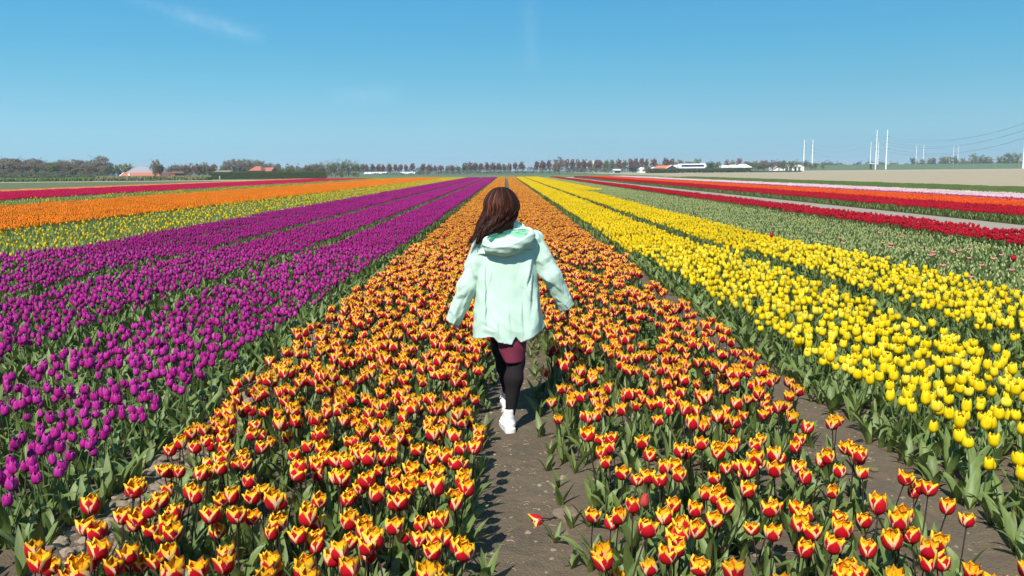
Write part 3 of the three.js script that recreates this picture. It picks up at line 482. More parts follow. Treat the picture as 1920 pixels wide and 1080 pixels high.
for (const [x, y, w] of [[1363, 297, 14], [1386, 294.5, 15]]) tree('round', 'red_tree', 'red', x, y, 520, w, 'reddish round tree rising behind the white tent roofs', 'reddish trees behind the tent roofs');
tree('round', 'olive_tree', 'olive', 1374, 298, 525, 14, 'olive tree between two reddish trees behind the tent roofs');
[[1402, 300, 24], [1416, 300, 26], [1432, 299, 26], [1450, 299, 28], [1468, 299, 28], [1486, 300, 26], [1400, 304, 26], [1424, 304, 26]].forEach(([x, y, w], i) => tree(i % 2 ? 'round' : 'bare', 'mixed_tree', ['brown', 'olive', 'brown', 'brown', 'shrub', 'olive', 'shrub', 'olive'][i], x, y, 600, w, 'brown and olive tree in the wood behind the white barns', 'trees of the wood behind the white barns'));
[[1510, 300, 13], [1521, 304, 12], [1529, 304, 12], [1543, 301.5, 11]].forEach(([x, y, w], i) => tree('round', 'field_tree', 'shrub', x, y, 640, w, ['grey green tree at the foot of the left pylon mast', 'grey green tree left of the second mast foot', 'grey green tree right of the second mast foot', 'lone small tree right of the left mast pair'][i]));
// trees on the dyke
[[1712, 293, 16], [1731, 296, 14], [1742, 295, 14], [1750, 294, 14], [1769, 292, 18], [1778, 291, 16], [1791, 290, 18], [1806, 294, 12], [1828, 285, 24], [1842, 289, 26], [1856, 292, 22], [1876, 290, 20], [1893, 284, 26], [1908, 284, 26], [1930, 285, 26]].forEach(([x, y, w], i) => tree('round', 'dyke_tree', i % 3 ? 'olive' : 'shrub', x, y, 860, w, i === 8 ? 'tallest round olive tree in the middle of the dyke row' : 'round olive tree on the far side of the green dyke', i === 8 ? null : 'round trees behind the dyke'));

// far woods on the horizon, one mass
{
  const gs = [], g0 = crownGeo(60, 1, 1, 1, 0.8, 0.5, { clumps: 14 }), list = [];
  for (let i = 0; i < 700; i++) { const x = rr(-1500, 1700), h = rr(4, 8) + 2.5 * noise.noise(x * 0.01, 3, 1); list.push({ x, y: 0, z: -1350 - rr(0, 60), turn: rr(0, 6), s: h * 1.0, fx: 1.6, sy: 1 }); }
  const G = new THREE.Group(); G.name = numbered('distant_wood'); scene.add(G); tag(G, 'low grey green wood along the whole far horizon', 'wood', null, 'stuff');
  instances('distant_wood_crown', g0, leafy(0.07, 0.075, 0.045, 0.1), list, G);
}
// hedges and reeds
function bladeMass(name, label, cat, x0, x1, z, d, h, n, mat, size, kind) {
  const pos = [], nor = [];
  for (let i = 0; i < n; i++) { const x = rr(x0, x1), zz = z + rr(-d, d) * 0.5, hh = h * (0.85 + 0.3 * fbm(x * 0.08, 1, 2, 2)), y = hh * Math.sqrt(rnd()), a = rr(0, 6.28), L = size * rr(0.6, 1.3), w = L * 0.35; const c = Math.cos(a) * w, s = Math.sin(a) * w, lx = rr(-0.3, 0.3) * L; pos.push(x - c, y - L * 0.5, zz - s, x + c, y - L * 0.4, zz + s, x + lx, Math.min(y + L * 0.5, hh * 1.05), zz + rr(-0.2, 0.2) * L); const nn = V(s, rr(0.2, 0.9) * w, -c + rr(-0.5, 0.5) * w).normalize(); for (let k = 0; k < 3; k++) nor.push(nn.x, nn.y, nn.z); }
  const g = new THREE.BufferGeometry(); g.setAttribute('position', new THREE.Float32BufferAttribute(pos, 3));  g.setAttribute('uv', new THREE.Float32BufferAttribute(new Float32Array(pos.length / 3 * 2), 2)); g.computeVertexNormals();
  return tag(mesh(name, g, mat, scene), label, cat, null, kind);
}
const XA = (px, dist) => at(px, 325, dist).x;
bladeMass('grass_bank', 'low light green grass bank along the track, far left', 'grass', XA(-120, 225), XA(172, 225), -225, 3, 1.15, 9000, CROWN.grass, 0.5, 'stuff');
bladeMass('reed_fringe', 'straw coloured reed fringe in front of the red-roofed farmhouse', 'reeds', XA(181, 225), XA(392, 225), -225, 3, 1.35, 9000, CROWN.reed, 0.6, 'stuff');
bladeMass('dark_hedge_line', 'thin dark hedge line under the wood behind the grass bank', 'hedge', XA(-120, 300), XA(190, 300), -300, 2, 1.3, 6000, CROWN.hedge, 0.6);
tree('bush', 'dark_round_bush', 'hedge', 176, 331.2, 224, 11, 'dark round bush between the grass bank and the reed fringe', null, 'bush');
{ // clipped hedge: dense core and leaves
  const x0 = XA(392, 250), x1 = XA(612, 250), g = base('clipped_hedge', (x0 + x1) / 2, 0, -250), w = x1 - x0;
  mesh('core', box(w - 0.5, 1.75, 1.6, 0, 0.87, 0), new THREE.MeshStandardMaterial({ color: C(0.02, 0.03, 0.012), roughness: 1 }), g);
  const n = 9000, pos = [], nor = []; for (let i = 0; i < n; i++) { const f = rnd(); let x = rr(-w / 2, w / 2), y, z; const top = 2.0 + 0.12 * fbm(x * 0.3, 2, 2, 3); if (f < 0.6) { y = rr(0, top); z = 0.9 + rr(-0.1, 0.15); } else { y = top - 0.05 + rr(-0.15, 0.1); z = rr(-0.9, 1); } const a = rr(0, 6.28), c = Math.cos(a), s = Math.sin(a), L = 0.16; pos.push(x, y, z, x + c * L, y + s * L, z + rr(-L, L) * 0.5, x - s * L, y + c * L, z + rr(-L, L) * 0.5); const v = V(rr(-1, 1), rr(0, 1), rr(0, 1)).normalize(); for (let k = 0; k < 3; k++) nor.push(v.x, v.y, v.z); }
  const lg = new THREE.BufferGeometry(); lg.setAttribute('position', new THREE.Float32BufferAttribute(pos, 3)); lg.setAttribute('uv', new THREE.Float32BufferAttribute(new Float32Array(n * 6), 2)); lg.computeVertexNormals();
  const lm = mesh('leaves', lg, CROWN.hedge, g); lm.userData.kind = 'stuff';
  tag(g, 'long dark green clipped hedge in front of the red roofs', 'hedge');
}
bladeMass('field_edge_scrub', 'dark scrub along the foot of the solar and orange-roofed barns', 'scrub', XA(1212, 415), XA(1408, 415), -415, 6, 2.5, 10000, CROWN.hedge, 0.7, 'stuff');
bladeMass('low_scrub', 'low dark scrub in front of the barns with green doors', 'scrub', XA(1408, 415), XA(1500, 415), -415, 6, 0.7, 3000, CROWN.hedge, 0.5, 'stuff');

// grass strip beyond the pale pink band
{
  const pos = [], nor = []; for (let i = 0; i < 260; i++) { const x = rr(-0.5, 0.5), z = rr(-0.5, 0.5), h = rr(0.12, 0.26), a = rr(0, 6.28), w = 0.02, lx = rr(-0.1, 0.1), lz = rr(-0.1, 0.1), c = Math.cos(a) * w, s = Math.sin(a) * w; pos.push(x - c, 0, z - s, x + c, 0, z + s, x + lx, h, z + lz); for (let k = 0; k < 3; k++) nor.push(lx, 0.3, lz); }
  const g = new THREE.BufferGeometry(); g.setAttribute('position', new THREE.Float32BufferAttribute(pos, 3));  g.setAttribute('uv', new THREE.Float32BufferAttribute(new Float32Array(pos.length / 3 * 2), 2)); g.computeVertexNormals();
  const list = []; for (let i = 0; i < 9000; i++) { const z = -rr(40, 200); list.push({ x: rr(29.3, 43.5), y: -0.06, z, turn: rr(0, 6.28), s: rr(0.5, 0.8), sy: rr(0.6, 1), c: rr(0.75, 1.2) }); }
  const G = new THREE.Group(); G.name = numbered('grass_strip'); scene.add(G); tag(G, 'long grass strip between the pale pink tulips and the ploughed field', 'grass', null, 'stuff');
  instances('grass_tuft', g, leafy(0.13, 0.20, 0.03, 0.3), list, G);
}

// houses and barns
const paint = (r, g, b, ro = 0.8) => new THREE.MeshStandardMaterial({ color: C(r, g, b), roughness: ro });
const HM = { red: paint(0.40, 0.135, 0.085), orange: paint(0.55, 0.17, 0.07), slate: paint(0.27, 0.25, 0.27), white: paint(0.8, 0.8, 0.78), brick: paint(0.28, 0.13, 0.09), dark: paint(0.045, 0.05, 0.05), green: paint(0.05, 0.11, 0.085), glass: paint(0.05, 0.06, 0.08, 0.15), brown: paint(0.26, 0.2, 0.15), panel: paint(0.015, 0.022, 0.06, 0.25), pale: paint(0.62, 0.63, 0.6) };
function prism(w, h, d, over = 0.3) {           // gable roof, ridge along x
  const a = w / 2 + over, b = d / 2 + over, v = [[-a, 0, b], [a, 0, b], [a, 0, -b], [-a, 0, -b], [-a, h, 0], [a, h, 0]], f = [[0, 1, 5], [0, 5, 4], [2, 3, 4], [2, 4, 5], [3, 0, 4], [1, 2, 5], [0, 3, 2], [0, 2, 1]], pos = [];
  for (const t of f) for (const i of t) pos.push(...v[i]); const g = new THREE.BufferGeometry(); g.setAttribute('position', new THREE.Float32BufferAttribute(pos, 3)); g.setAttribute('uv', new THREE.Float32BufferAttribute(new Float32Array(pos.length / 3 * 2), 2)); g.computeVertexNormals(); g.computeVertexNormals(); return g;
}
function hip(w0, d0, w1, d1, h) {               // hipped roof or roof storey from a larger to a smaller rectangle
  const v = [[-w0, 0, d0], [w0, 0, d0], [w0, 0, -d0], [-w0, 0, -d0], [-w1, h, d1], [w1, h, d1], [w1, h, -d1], [-w1, h, -d1]].map((p) => [p[0] / 2, p[1], p[2] / 2]), q = [[0, 1, 5, 4], [1, 2, 6, 5], [2, 3, 7, 6], [3, 0, 4, 7], [4, 5, 6, 7], [3, 2, 1, 0]], pos = [];
  for (const [a, b, c, d] of q) for (const i of [a, b, c, a, c, d]) pos.push(...v[i]); const g = new THREE.BufferGeometry(); g.setAttribute('position', new THREE.Float32BufferAttribute(pos, 3)); g.setAttribute('uv', new THREE.Float32BufferAttribute(new Float32Array(pos.length / 3 * 2), 2)); g.computeVertexNormals(); g.computeVertexNormals(); return g;
}
const PXM = (d) => d / F_PX;
{ // pyramid farmhouse: grey upper roof, red lower roof
  const d = 335, s = PXM(d), p = at(276, 331, d), y = (v) => at(276, v, d).y, e0 = y(329.5), e1 = y(323.5), e2 = y(312.5), g = base('farmhouse', p.x, 0, p.z);
  mesh('wall', box(68 * s, e0, 12, 0, e0 / 2, 0), HM.brick, g);
  const lo = mesh('roof', hip(72 * s, 13.5, 62 * s, 10, e1 - e0), HM.red, g); lo.position.y = e0;
  const up = mesh('roof', hip(60 * s, 9.6, 36 * s, 2, e2 - e1), HM.slate, g); up.position.y = e1; tag(up, 'grey upper roof');
  const ed = mesh('gable_board', tube([V(-36.5 * s, e0 - 0.1, 6.8), V(-31.6 * s, e1, 5.1)], 0.22, 4), HM.white, g);
  mesh('dormer', box(0.7, 0.7, 0.8, -20 * s, e0 + 0.5, 6.1), HM.white, g);
  tag(g, 'large farmhouse with a grey upper roof and red tiled lower roof', 'farmhouse');
}
function house(name, x, top, eave, wpx, dist, roof, wall, label, ridge, o = {}) {
  const s = PXM(dist), c = at(x, 322, dist), ye = at(x, eave, dist).y, yt = at(x, top, dist).y, g = base(name, c.x, 0, c.z, o.turn ?? 0), w = wpx * s, d = o.depth ?? 10;
  mesh('wall', box(ridge === 'z' ? w : w, ye, d, 0, ye / 2, 0), wall, g);
  let r; if (ridge === 'hip') r = mesh('roof', hip(w * 1.06, d * 1.06, w * 0.4, 0.5, yt - ye), roof, g); else { r = mesh('roof', ridge === 'z' ? prism(d, yt - ye, w).rotateY(Math.PI / 2) : prism(w, yt - ye, d), roof, g); } r.position.y = ye;
  return tag(g, label, o.cat ?? 'house');
}
house('red_roof_house', 485, 311.5, 320, 22, 330, HM.red, HM.brick, 'house with a rounded red roof behind the dark hedge', 'hip');
house('red_roof_house', 506, 314, 321, 15, 335, HM.red, HM.brick, 'smaller red-roofed house right of the rounded red roof', 'x');
house('brown_shed', 422, 319.5, 322.5, 28, 345, HM.brown, HM.brown, 'long low brown shed roof above the left end of the hedge', 'x', { cat: 'shed' });
house('brick_shed', 333, 321, 325, 7, 345, HM.brick, HM.brick, 'small brick shed right of the farmhouse among bare trees', 'z', { cat: 'shed' });
for (const [x, w, l] of [[705, 40, 'long white greenhouse roof under the left poplar row'], [765, 26, 'shorter white greenhouse roof left of the gap between poplar rows']]) { const g = house('greenhouse', x, 322.5, 325.8, w, 590, HM.pale, HM.pale, l, 'x', { cat: 'greenhouse' }); }
{ const g = house('white_cottage', 1156, 317, 319.5, 11, 470, HM.white, HM.white, 'small white cottage with a dark band under the poplars', 'x'); const s = PXM(470), y = at(1156, 321, 470).y; mesh('window', box(9 * s, 0.5, 0.1, 0, Math.max(0.5, y), 5.05), HM.glass, g); mesh('porch_roof', box(19 * s, 0.25, 3, -2 * s, at(1156, 320, 470).y, 6.6), HM.dark, g); }
{ const g = house('white_gabled_house', 1204, 313.5, 318, 14, 460, HM.white, HM.white, 'white gabled house left of the orange-roofed barn', 'z'); mesh('window', box(1, 0.9, 0.1, 0, 1.2, 5.05), HM.glass, g); }
house('white_gabled_house', 1226, 313, 318, 9, 470, HM.white, HM.white, 'narrow white house half hidden by the orange-roofed barn', 'z');
{ const g = house('orange_roof_barn', 1246, 310, 318, 29, 430, HM.orange, HM.dark, 'barn with a bright orange roof and dark gable', 'z', { cat: 'barn', turn: 0.25, depth: 16 }); const s = PXM(430), ye = at(1246, 318, 430).y, yt = at(1246, 310, 430).y, wl = 29 * s; for (const k of [-1, 1]) mesh('verge_board', tube([V(k * (wl / 2 + 0.4), ye - 0.1, 8.4), V(0, yt + 0.05, 8.4)], 0.16, 4), HM.white, g); const gb = new THREE.Shape([new THREE.Vector2(-wl / 2, 0), new THREE.Vector2(wl / 2, 0), new THREE.Vector2(0, yt - ye)]); const gg = new THREE.ExtrudeGeometry(gb, { depth: 0.1, bevelEnabled: false }); gg.translate(0, ye, 8.32); mesh('gable', gg, HM.dark, g); }
house('white_outbuilding', 1257, 309.5, 314, 10, 455, HM.white, HM.white, 'small white outbuilding behind the orange-roofed barn, right', 'z');
house('white_outbuilding', 1267, 309, 315, 7, 450, HM.white, HM.white, 'narrow white building at the left end of the solar roof', 'z');
{ // long white barn whose front roof carries solar panels
  const d = 440, s = PXM(d), c = at(1297, 322, d), ye = at(1297, 315.2, d).y, yt = at(1297, 307, d).y, g = base('solar_barn', c.x, 0, c.z, -0.03), w = 50 * s;
  mesh('wall', box(w, ye, 9, 0, ye / 2, 0), HM.white, g);
  const r = mesh('roof', prism(w, yt - ye, 9, 0.3), HM.white, g); r.position.y = ye;
  const sl = Math.atan2(yt - ye, 4.8); const L = Math.hypot(yt - ye, 4.8);
  for (let i = 0; i < 12; i++) for (let j = 0; j < 2; j++) { const pg = box(w * 0.84 / 12 - 0.05, 0.08, L * 0.5 / 2 - 0.04, 0, 0.07, 0); const m = mesh('solar_panel', pg, HM.panel, g); const t = 0.26 + 0.5 * (j + 0.5) / 2; m.position.set((i - 5.5) * w * 0.84 / 12, lerp(ye, yt, t), lerp(4.8, 0, t)); m.rotation.x = sl; }
  tag(g, 'long white barn with dark solar panels along its roof', 'barn');
}
{ // three white tent-like roofs
  const d = 470, s = PXM(d); [[1358, 310, 20], [1374, 309, 24], [1392, 307.5, 26]].forEach(([x, t, w], i) => { house('tent_roof_hall', x, t, 314, w, d, HM.white, HM.white, ['leftmost small white tent-like roof behind the dark conifer', 'middle white tent-like roof between two others', 'right and highest white tent-like roof'][i], 'hip', { cat: 'hall' }); });
}
{ const d = 620, s = PXM(d), g = house('white_barn', 1474, 307.5, 311.5, 30, d, HM.pale, HM.white, 'white barn with tall green doors beside the ploughed field', 'z', { cat: 'barn' }); for (const k of [-1, 1]) mesh('door', box(6 * s, 2.8, 0.1, k * 3.4 * s, 1.4, 5.05), HM.green, g);
  const g2 = house('white_barn', 1494, 309, 312.5, 18, d, HM.pale, HM.white, 'lower white barn at right, beside the one with green doors', 'z', { cat: 'barn' }); mesh('door', box(4.5 * s, 2.4, 0.1, 0, 1.2, 5.05), HM.green, g2);
  house('white_shed', 1450, 310, 313, 9, d, HM.white, HM.white, 'small white shed left of the barn with green doors', 'hip', { cat: 'shed' }); }
{ const d = 640, p = at(1113, 301.5, d), s = PXM(d), g = base('white_silo', p.x, 0, p.z); mesh('tank', new THREE.CylinderGeometry(1.5 * s, 1.5 * s, p.y, 20).translate(0, p.y / 2, 0), HM.pale, g); mesh('dome', new THREE.SphereGeometry(1.5 * s, 20, 8, 0, 6.283, 0, 1.57).scale(1, 0.35, 1).translate(0, p.y, 0), HM.pale, g); tag(g, 'white silo top showing between the poplars', 'silo'); }
{ const d = 790, p = at(1638, 309, d), s = PXM(d), g = base('small_bridge', p.x, 0, p.z); const y = at(1638, 306.5, d).y; mesh('deck', box(16 * s, 0.9, 4, 0, y, 0), HM.pale, g); for (const k of [-1, 1]) mesh('pier', box(0.8, y - 0.45, 3, k * 5 * s, (y - 0.45) / 2, 0), HM.dark, g); tag(g, 'small concrete bridge at the dyke beside the pylon masts', 'bridge'); }
// short posts along the dyke and the hedge
for (const [x, t, d] of [[1788, 305, 795], [1826.5, 293, 795], [1867.5, 296, 795], [1913, 292, 795]]) { const p = at(x, t, d); const g = base('field_post', p.x, 0, p.z); mesh('pole', new THREE.CylinderGeometry(0.12, 0.16, p.y, 8).translate(0, p.y / 2, 0), paint(0.3, 0.27, 0.22), g); mesh('cap', new THREE.CylinderGeometry(0.2, 0.2, 0.2, 8).translate(0, p.y + 0.1, 0), paint(0.3, 0.27, 0.22), g); tag(g, 'thin brown wooden post at the foot of the dyke trees', 'post', 'wooden posts along the dyke'); }
{ const p = at(412, 333.5, 245), g = base('white_marker_post', p.x, 0, p.z); mesh('post', new THREE.CylinderGeometry(0.09, 0.09, 0.9, 8).translate(0, 0.45, 0), HM.white, g); mesh('cap', new THREE.SphereGeometry(0.09, 8, 4).translate(0, 0.9, 0), HM.white, g); tag(g, 'small white marker post in front of the dark hedge', 'post'); }

// power line: slim white tubular masts
const mastMat = paint(0.86, 0.87, 0.88, 0.4), wireMat = paint(0.09, 0.10, 0.12, 0.6);
const masts = {};
function mast(key, x, top, dist, arms, label, r = 1) {
  const p = at(x, top, dist), h = p.y, g = base('pylon_mast', p.x, 0, p.z);
  mesh('shaft', tube([V(0, -0.5, 0), V(0, h * 0.5, 0), V(0, h, 0)], [0.62 * r, 0.46 * r, 0.30 * r], 14), mastMat, g);
  const ys = arms.map((a) => at(x, a, dist).y);
  ys.forEach((y) => mesh('insulator_arm', tube([V(-1.9 * r, y, 0), V(0, y + 0.15, 0), V(1.9 * r, y, 0)], [0.1 * r, 0.16 * r, 0.1 * r], 6), wireMat, g));
  tag(g, label, 'pylon mast'); masts[key] = { p, ys, dist }; return g;
}
mast('a1', 1508.5, 262, 900, [270, 278, 286.5], 'white mast with dark cross arms, left one of the left pair', 1.25);
mast('a2', 1524.5, 262, 900, [269.5, 277.5, 286], 'white mast with dark cross arms, right one of the left pair', 1.25);
mast('b1', 1645, 243.5, 780, [256, 267, 279], 'tall white mast, left one of the tallest pair', 1.1);
mast('b2', 1664.5, 243, 780, [255.5, 266.5, 278.5], 'tall white mast, right one of the tallest pair', 1.1);
mast('c1', 1633.5, 266, 1050, [273, 280, 288], 'thinner white mast just left of the tallest pair', 1);
mast('c2', 1647.8, 266, 1050, [273, 280, 288], 'thinner white mast showing between the tallest pair', 1);
mast('d1', 1719, 272, 1150, [278, 284, 290], 'distant white mast behind the dyke, left of the small trees', 1);
mast('d2', 1732.5, 272, 1150, [278, 284, 290], 'distant white mast rising behind the dyke trees, right of its twin', 1);
mast('e1', 1788.8, 272, 1350, [277, 282, 287], 'faint distant white mast, left one of the rightmost far pair', 0.9);
mast('e2', 1797.5, 273, 1350, [278, 283, 288], 'faint distant white mast, right one of the rightmost far pair', 0.9);
mast('f1', 1925, 219, 640, [231, 244, 259], 'white mast cut off by the right picture edge', 0.95);
function wire(a, b, i, off, sag) {
  const A = masts[a], B = masts[b], p = A.p.clone().setY(A.ys[i]), q = B.p.clone().setY(B.ys[i]), pts = []; p.x += off; q.x += off;
  for (let k = 0; k <= 24; k++) { const t = k / 24; pts.push(p.clone().lerp(q, t).add(V(0, -4 * sag * t * (1 - t), 0))); }
  return pts;
}
function span(a, b, offs, sag, label, r) { for (let i = 0; i < 3; i++) for (const o of offs) tag(mesh('power_cable', tube(wire(a, b, i, o, sag), r, 4), wireMat, scene), label[i], 'cable', label[3]); }
span('b2', 'f1', [0], 7.5, ['top dark sagging cable from tallest mast to the right picture edge', 'middle dark sagging cable from tallest mast to the right picture edge', 'lowest dark sagging cable from tallest mast to the right picture edge'], 0.055);
span('a2', 'b1', [0], 6, ['top sagging cable between the left mast pair and tallest pair', 'middle sagging cable between the left mast pair and tallest pair', 'lowest sagging cable between the left mast pair and tallest pair'], 0.045);
span('b1', 'f1', [-2], 9, ['upper of the faint cables just below those of tallest mast, right', 'middle one of the faint cables below those of tallest mast, right', 'lowest one of all the faint cables right of tallest mast'], 0.05);

// ------------------------------------------------------------------ the woman walking down the path
{
  const W = base('person', woman.x, gh(0.05, -5.7) - 0.005, woman.z);
  tag(W, 'woman in a mint raincoat and burgundy skirt walking away along the dirt path', 'person');
  const skin = new THREE.MeshStandardMaterial({ color: C(0.52, 0.30, 0.22), roughness: 0.55 });
  const weave = dataTex(128, 128, (u, v) => { const h = 0.5 + 0.25 * Math.sin(u * 128 * 1.6) * Math.sin(v * 128 * 1.6) + 0.3 * tnoise(u, v, 20, 2); return [h, h, h]; }, false);
  const mintMap = dataTex(256, 256, (u, v) => { const a = 1 + 0.035 * tfbm(u, v, 6, 2, 4) + 0.03 * tnoise(u, v, 100, 3); return [0.485 * a, 0.65 * a, 0.545 * a]; });
  const rep6 = (t, n) => rep(t, n, n);
  const mint = new THREE.MeshPhysicalMaterial({ map: rep6(mintMap, 3), bumpMap: rep6(weave, 9), bumpScale: 0.0005, roughness: 0.8, side: THREE.DoubleSide, specularIntensity: 0.5 });
  const lining = new THREE.MeshStandardMaterial({ color: C(0.30, 0.66, 0.45), roughness: 0.7, side: THREE.DoubleSide });
  const AL = [[-0.16, 1.265, 0.02], [-0.262, 0.985, 0.03], [-0.378, 0.728, -0.02]], AR = [[0.175, 1.28, 0.02], [0.300, 1.05, 0.03], [0.412, 0.82, -0.03]];
  const RL = [[0.065, 0.84, 0.02], [0.056, 0.47, 0.09], [0.038, 0.36, 0.135], [0.012, 0.12, 0.165]], LL = [[-0.08, 0.84, 0], [-0.052, 0.5, -0.2], [-0.022, 0.36, -0.25], [-0.004, 0.12, -0.375]];
  const leg = (x, y, z, J, o) => smin(smin(cap(x, y, z, J[0], J[1], 0.088 + o, 0.058 + o), cap(x, y, z, J[1], J[2], 0.056 + o, 0.061 + o), 0.03), cap(x, y, z, J[2], J[3], 0.06 + o, 0.032 + o), 0.03);
  // body: head, neck, trunk, limbs in one skin
  const bodySdf = (x, y, z) => {
    let d = smin(ell(x, y, z, [-0.03, 1.505, -0.01], [0.077, 0.112, 0.096]), ell(x, y, z, [-0.032, 1.45, -0.045], [0.056, 0.06, 0.06]), 0.03);
    d = smin(d, cap(x, y, z, [-0.03, 1.485, -0.1], [-0.03, 1.47, -0.115], 0.009, 0.013), 0.012);
    d = smin(d, cap(x, y, z, [-0.115, 1.505, 0], [-0.115, 1.475, 0.002], 0.014, 0.01), 0.01); d = smin(d, cap(x, y, z, [0.055, 1.505, 0], [0.055, 1.475, 0.002], 0.014, 0.01), 0.01);
    d = smin(d, cap(x, y, z, [-0.028, 1.42, 0.005], [-0.005, 1.32, 0.0], 0.048, 0.055), 0.03);
    const trunk = Math.min(1, 1); d = smin(d, cap(x, y, z, [0, 1.22, 0.005], [0.0, 1.05, 0.015], 0.085 * trunk, 0.1), 0.04);
    d = smin(d, cap(x, y, z, [0, 1.05, 0.02], [0, 0.86, 0.02], 0.105, 0.12), 0.05);
    for (const A of [AL, AR]) { d = smin(d, cap(x, y, z, A[0], A[1], 0.048, 0.04), 0.03); d = smin(d, cap(x, y, z, A[1], A[2], 0.04, 0.025), 0.02); }
    d = smin(d, leg(x, y, z, RL, -0.012), 0.02); d = smin(d, leg(x, y, z, LL, -0.012), 0.02);
    d = smin(d, cap(x, y, z, [0.012, 0.07, 0.165], [-0.02, 0.045, 0.03], 0.028, 0.022), 0.02); d = smin(d, cap(x, y, z, [-0.004, 0.07, -0.375], [-0.006, 0.05, -0.51], 0.028, 0.022), 0.02);
    return d;
  };
  const bodyGeo = surfaceNets(bodySdf, [-0.46, 0.0, -0.6], [0.46, 1.66, 0.3], 0.0135);
  const hand = (o, d, w, n) => {               // palm, four unequal bent fingers and a thumb
    const P = (a, b, c) => { const p = o.clone().addScaledVector(d, a).addScaledVector(w, b).addScaledVector(n, c); return [p.x, p.y, p.z]; };
    const parts = [[P(-0.04, 0, 0), P(0.01, 0, 0), 0.024, 0.024]];
    for (let i = 0; i < 4; i++) { const b = -0.03 + i * 0.02; parts.push([P(0.01, b * 0.6, 0), P(0.085, b, 0), 0.016, 0.012]); const L = [0.058, 0.074, 0.08, 0.068][i]; const m = P(0.085 + L * 0.5, b * 1.1, 0.006), e = P(0.085 + L * 0.86, b * 1.12, 0.026 + 0.004 * i), t = P(0.085 + L * 1.08, b * 1.1, 0.05 + 0.004 * i); parts.push([P(0.085, b, 0), m, 0.0095, 0.0085], [m, e, 0.0085, 0.0078], [e, t, 0.0078, 0.0065]); }
    parts.push([P(0.02, 0.03, 0.006), P(0.062, 0.056, 0.022), 0.015, 0.011], [P(0.062, 0.056, 0.022), P(0.1, 0.058, 0.036), 0.0105, 0.0085]);
    const lo = [1e9, 1e9, 1e9], hi = [-1e9, -1e9, -1e9]; for (const q of parts) for (const p of [q[0], q[1]]) for (let k = 0; k < 3; k++) { lo[k] = Math.min(lo[k], p[k] - 0.03); hi[k] = Math.max(hi[k], p[k] + 0.03); }
    return surfaceNets((x, y, z) => { let v = 1; for (const q of parts) v = smin(v, cap(x, y, z, q[0], q[1], q[2], q[3]), 0.006); return v; }, lo, hi, 0.0035);
  };
  const dirL = V(-0.40, -0.89, -0.17).normalize(), wL = V(-0.2, 0, -1), dirR = V(0.42, -0.86, -0.28).normalize(), wR = V(0.2, 0, -1);
  for (const w of [[wL, dirL], [wR, dirR]]) w[0].addScaledVector(w[1], -w[0].dot(w[1])).normalize();
  const hl = hand(V(...AL[2]).addScaledVector(dirL, -0.12), dirL, wL, dirL.clone().cross(wL).normalize()), hr = hand(V(...AR[2]).addScaledVector(dirR, -0.125), dirR, wR, wR.clone().cross(dirR).normalize());
  mesh('body', merge([bodyGeo, hl, hr]), skin, W);
  // tights
  const tights = surfaceNets((x, y, z) => Math.max(Math.min(leg(x, y, z, RL, 0), leg(x, y, z, LL, 0)), 0.1 - y, y - 0.8), [-0.2, 0.08, -0.45], [0.2, 0.83, 0.25], 0.009);
  mesh('tights', tights, new THREE.MeshPhysicalMaterial({ color: C(0.016, 0.013, 0.014), roughness: 0.9, specularIntensity: 0.25, sheen: 0.3, sheenRoughness: 0.5, sheenColor: C(0.10, 0.07, 0.07) }), W);
  // skirt
  const skirtSdf = (x, y, z) => {
    let d = smin(cap(x, y, z, [0.025, 0.78, 0.02], [0.034, 0.38, 0.125], 0.13, 0.064), cap(x, y, z, [-0.05, 0.82, 0], [-0.05, 0.56, -0.13], 0.10, 0.075), 0.04);
    d += 0.004 * noise.noise(x * 14, y * 7, z * 14) + 0.003 * Math.sin(y * 60 + x * 30) * smooth(y, 0.5, 0.62);
    const hem = 0.48 + Math.max(0, -0.015 - x) * 1.5 - 0.12 * (z - 0.1) + 0.0;
    return Math.max(d, hem - y, y - 0.74);
  };
  mesh('skirt', surfaceNets(skirtSdf, [-0.24, 0.4, -0.25], [0.24, 0.93, 0.25], 0.0085), new THREE.MeshStandardMaterial({ color: C(0.13, 0.009, 0.03), roughness: 0.85, bumpMap: rep6(weave, 12), bumpScale: 0.0006 }), W);
  // raincoat
  const TA = [[0.55, 0.262], [0.7, 0.245], [0.85, 0.226], [1.0, 0.212], [1.15, 0.204], [1.25, 0.196], [1.31, 0.17], [1.36, 0.128], [1.41, 0.085], [1.44, 0.06]], TB = [[0.55, 0.172], [0.7, 0.16], [0.85, 0.147], [1.0, 0.135], [1.15, 0.124], [1.25, 0.108], [1.31, 0.09], [1.36, 0.08], [1.41, 0.078], [1.44, 0.06]];
  const hemT = [[-0.30, 0.612], [-0.25, 0.62], [-0.125, 0.652], [-0.095, 0.65], [-0.065, 0.618], [0.027, 0.603], [0.054, 0.655], [0.088, 0.612], [0.17, 0.645], [0.27, 0.703], [0.3, 0.715]];
  const ridge = (a, b, c) => 1 - Math.abs(noise.noise(a, b, c)) * 2.2;
  const saw = (v) => { const f = v - Math.floor(v); return f < 0.82 ? f / 0.82 : (1 - f) / 0.18; };
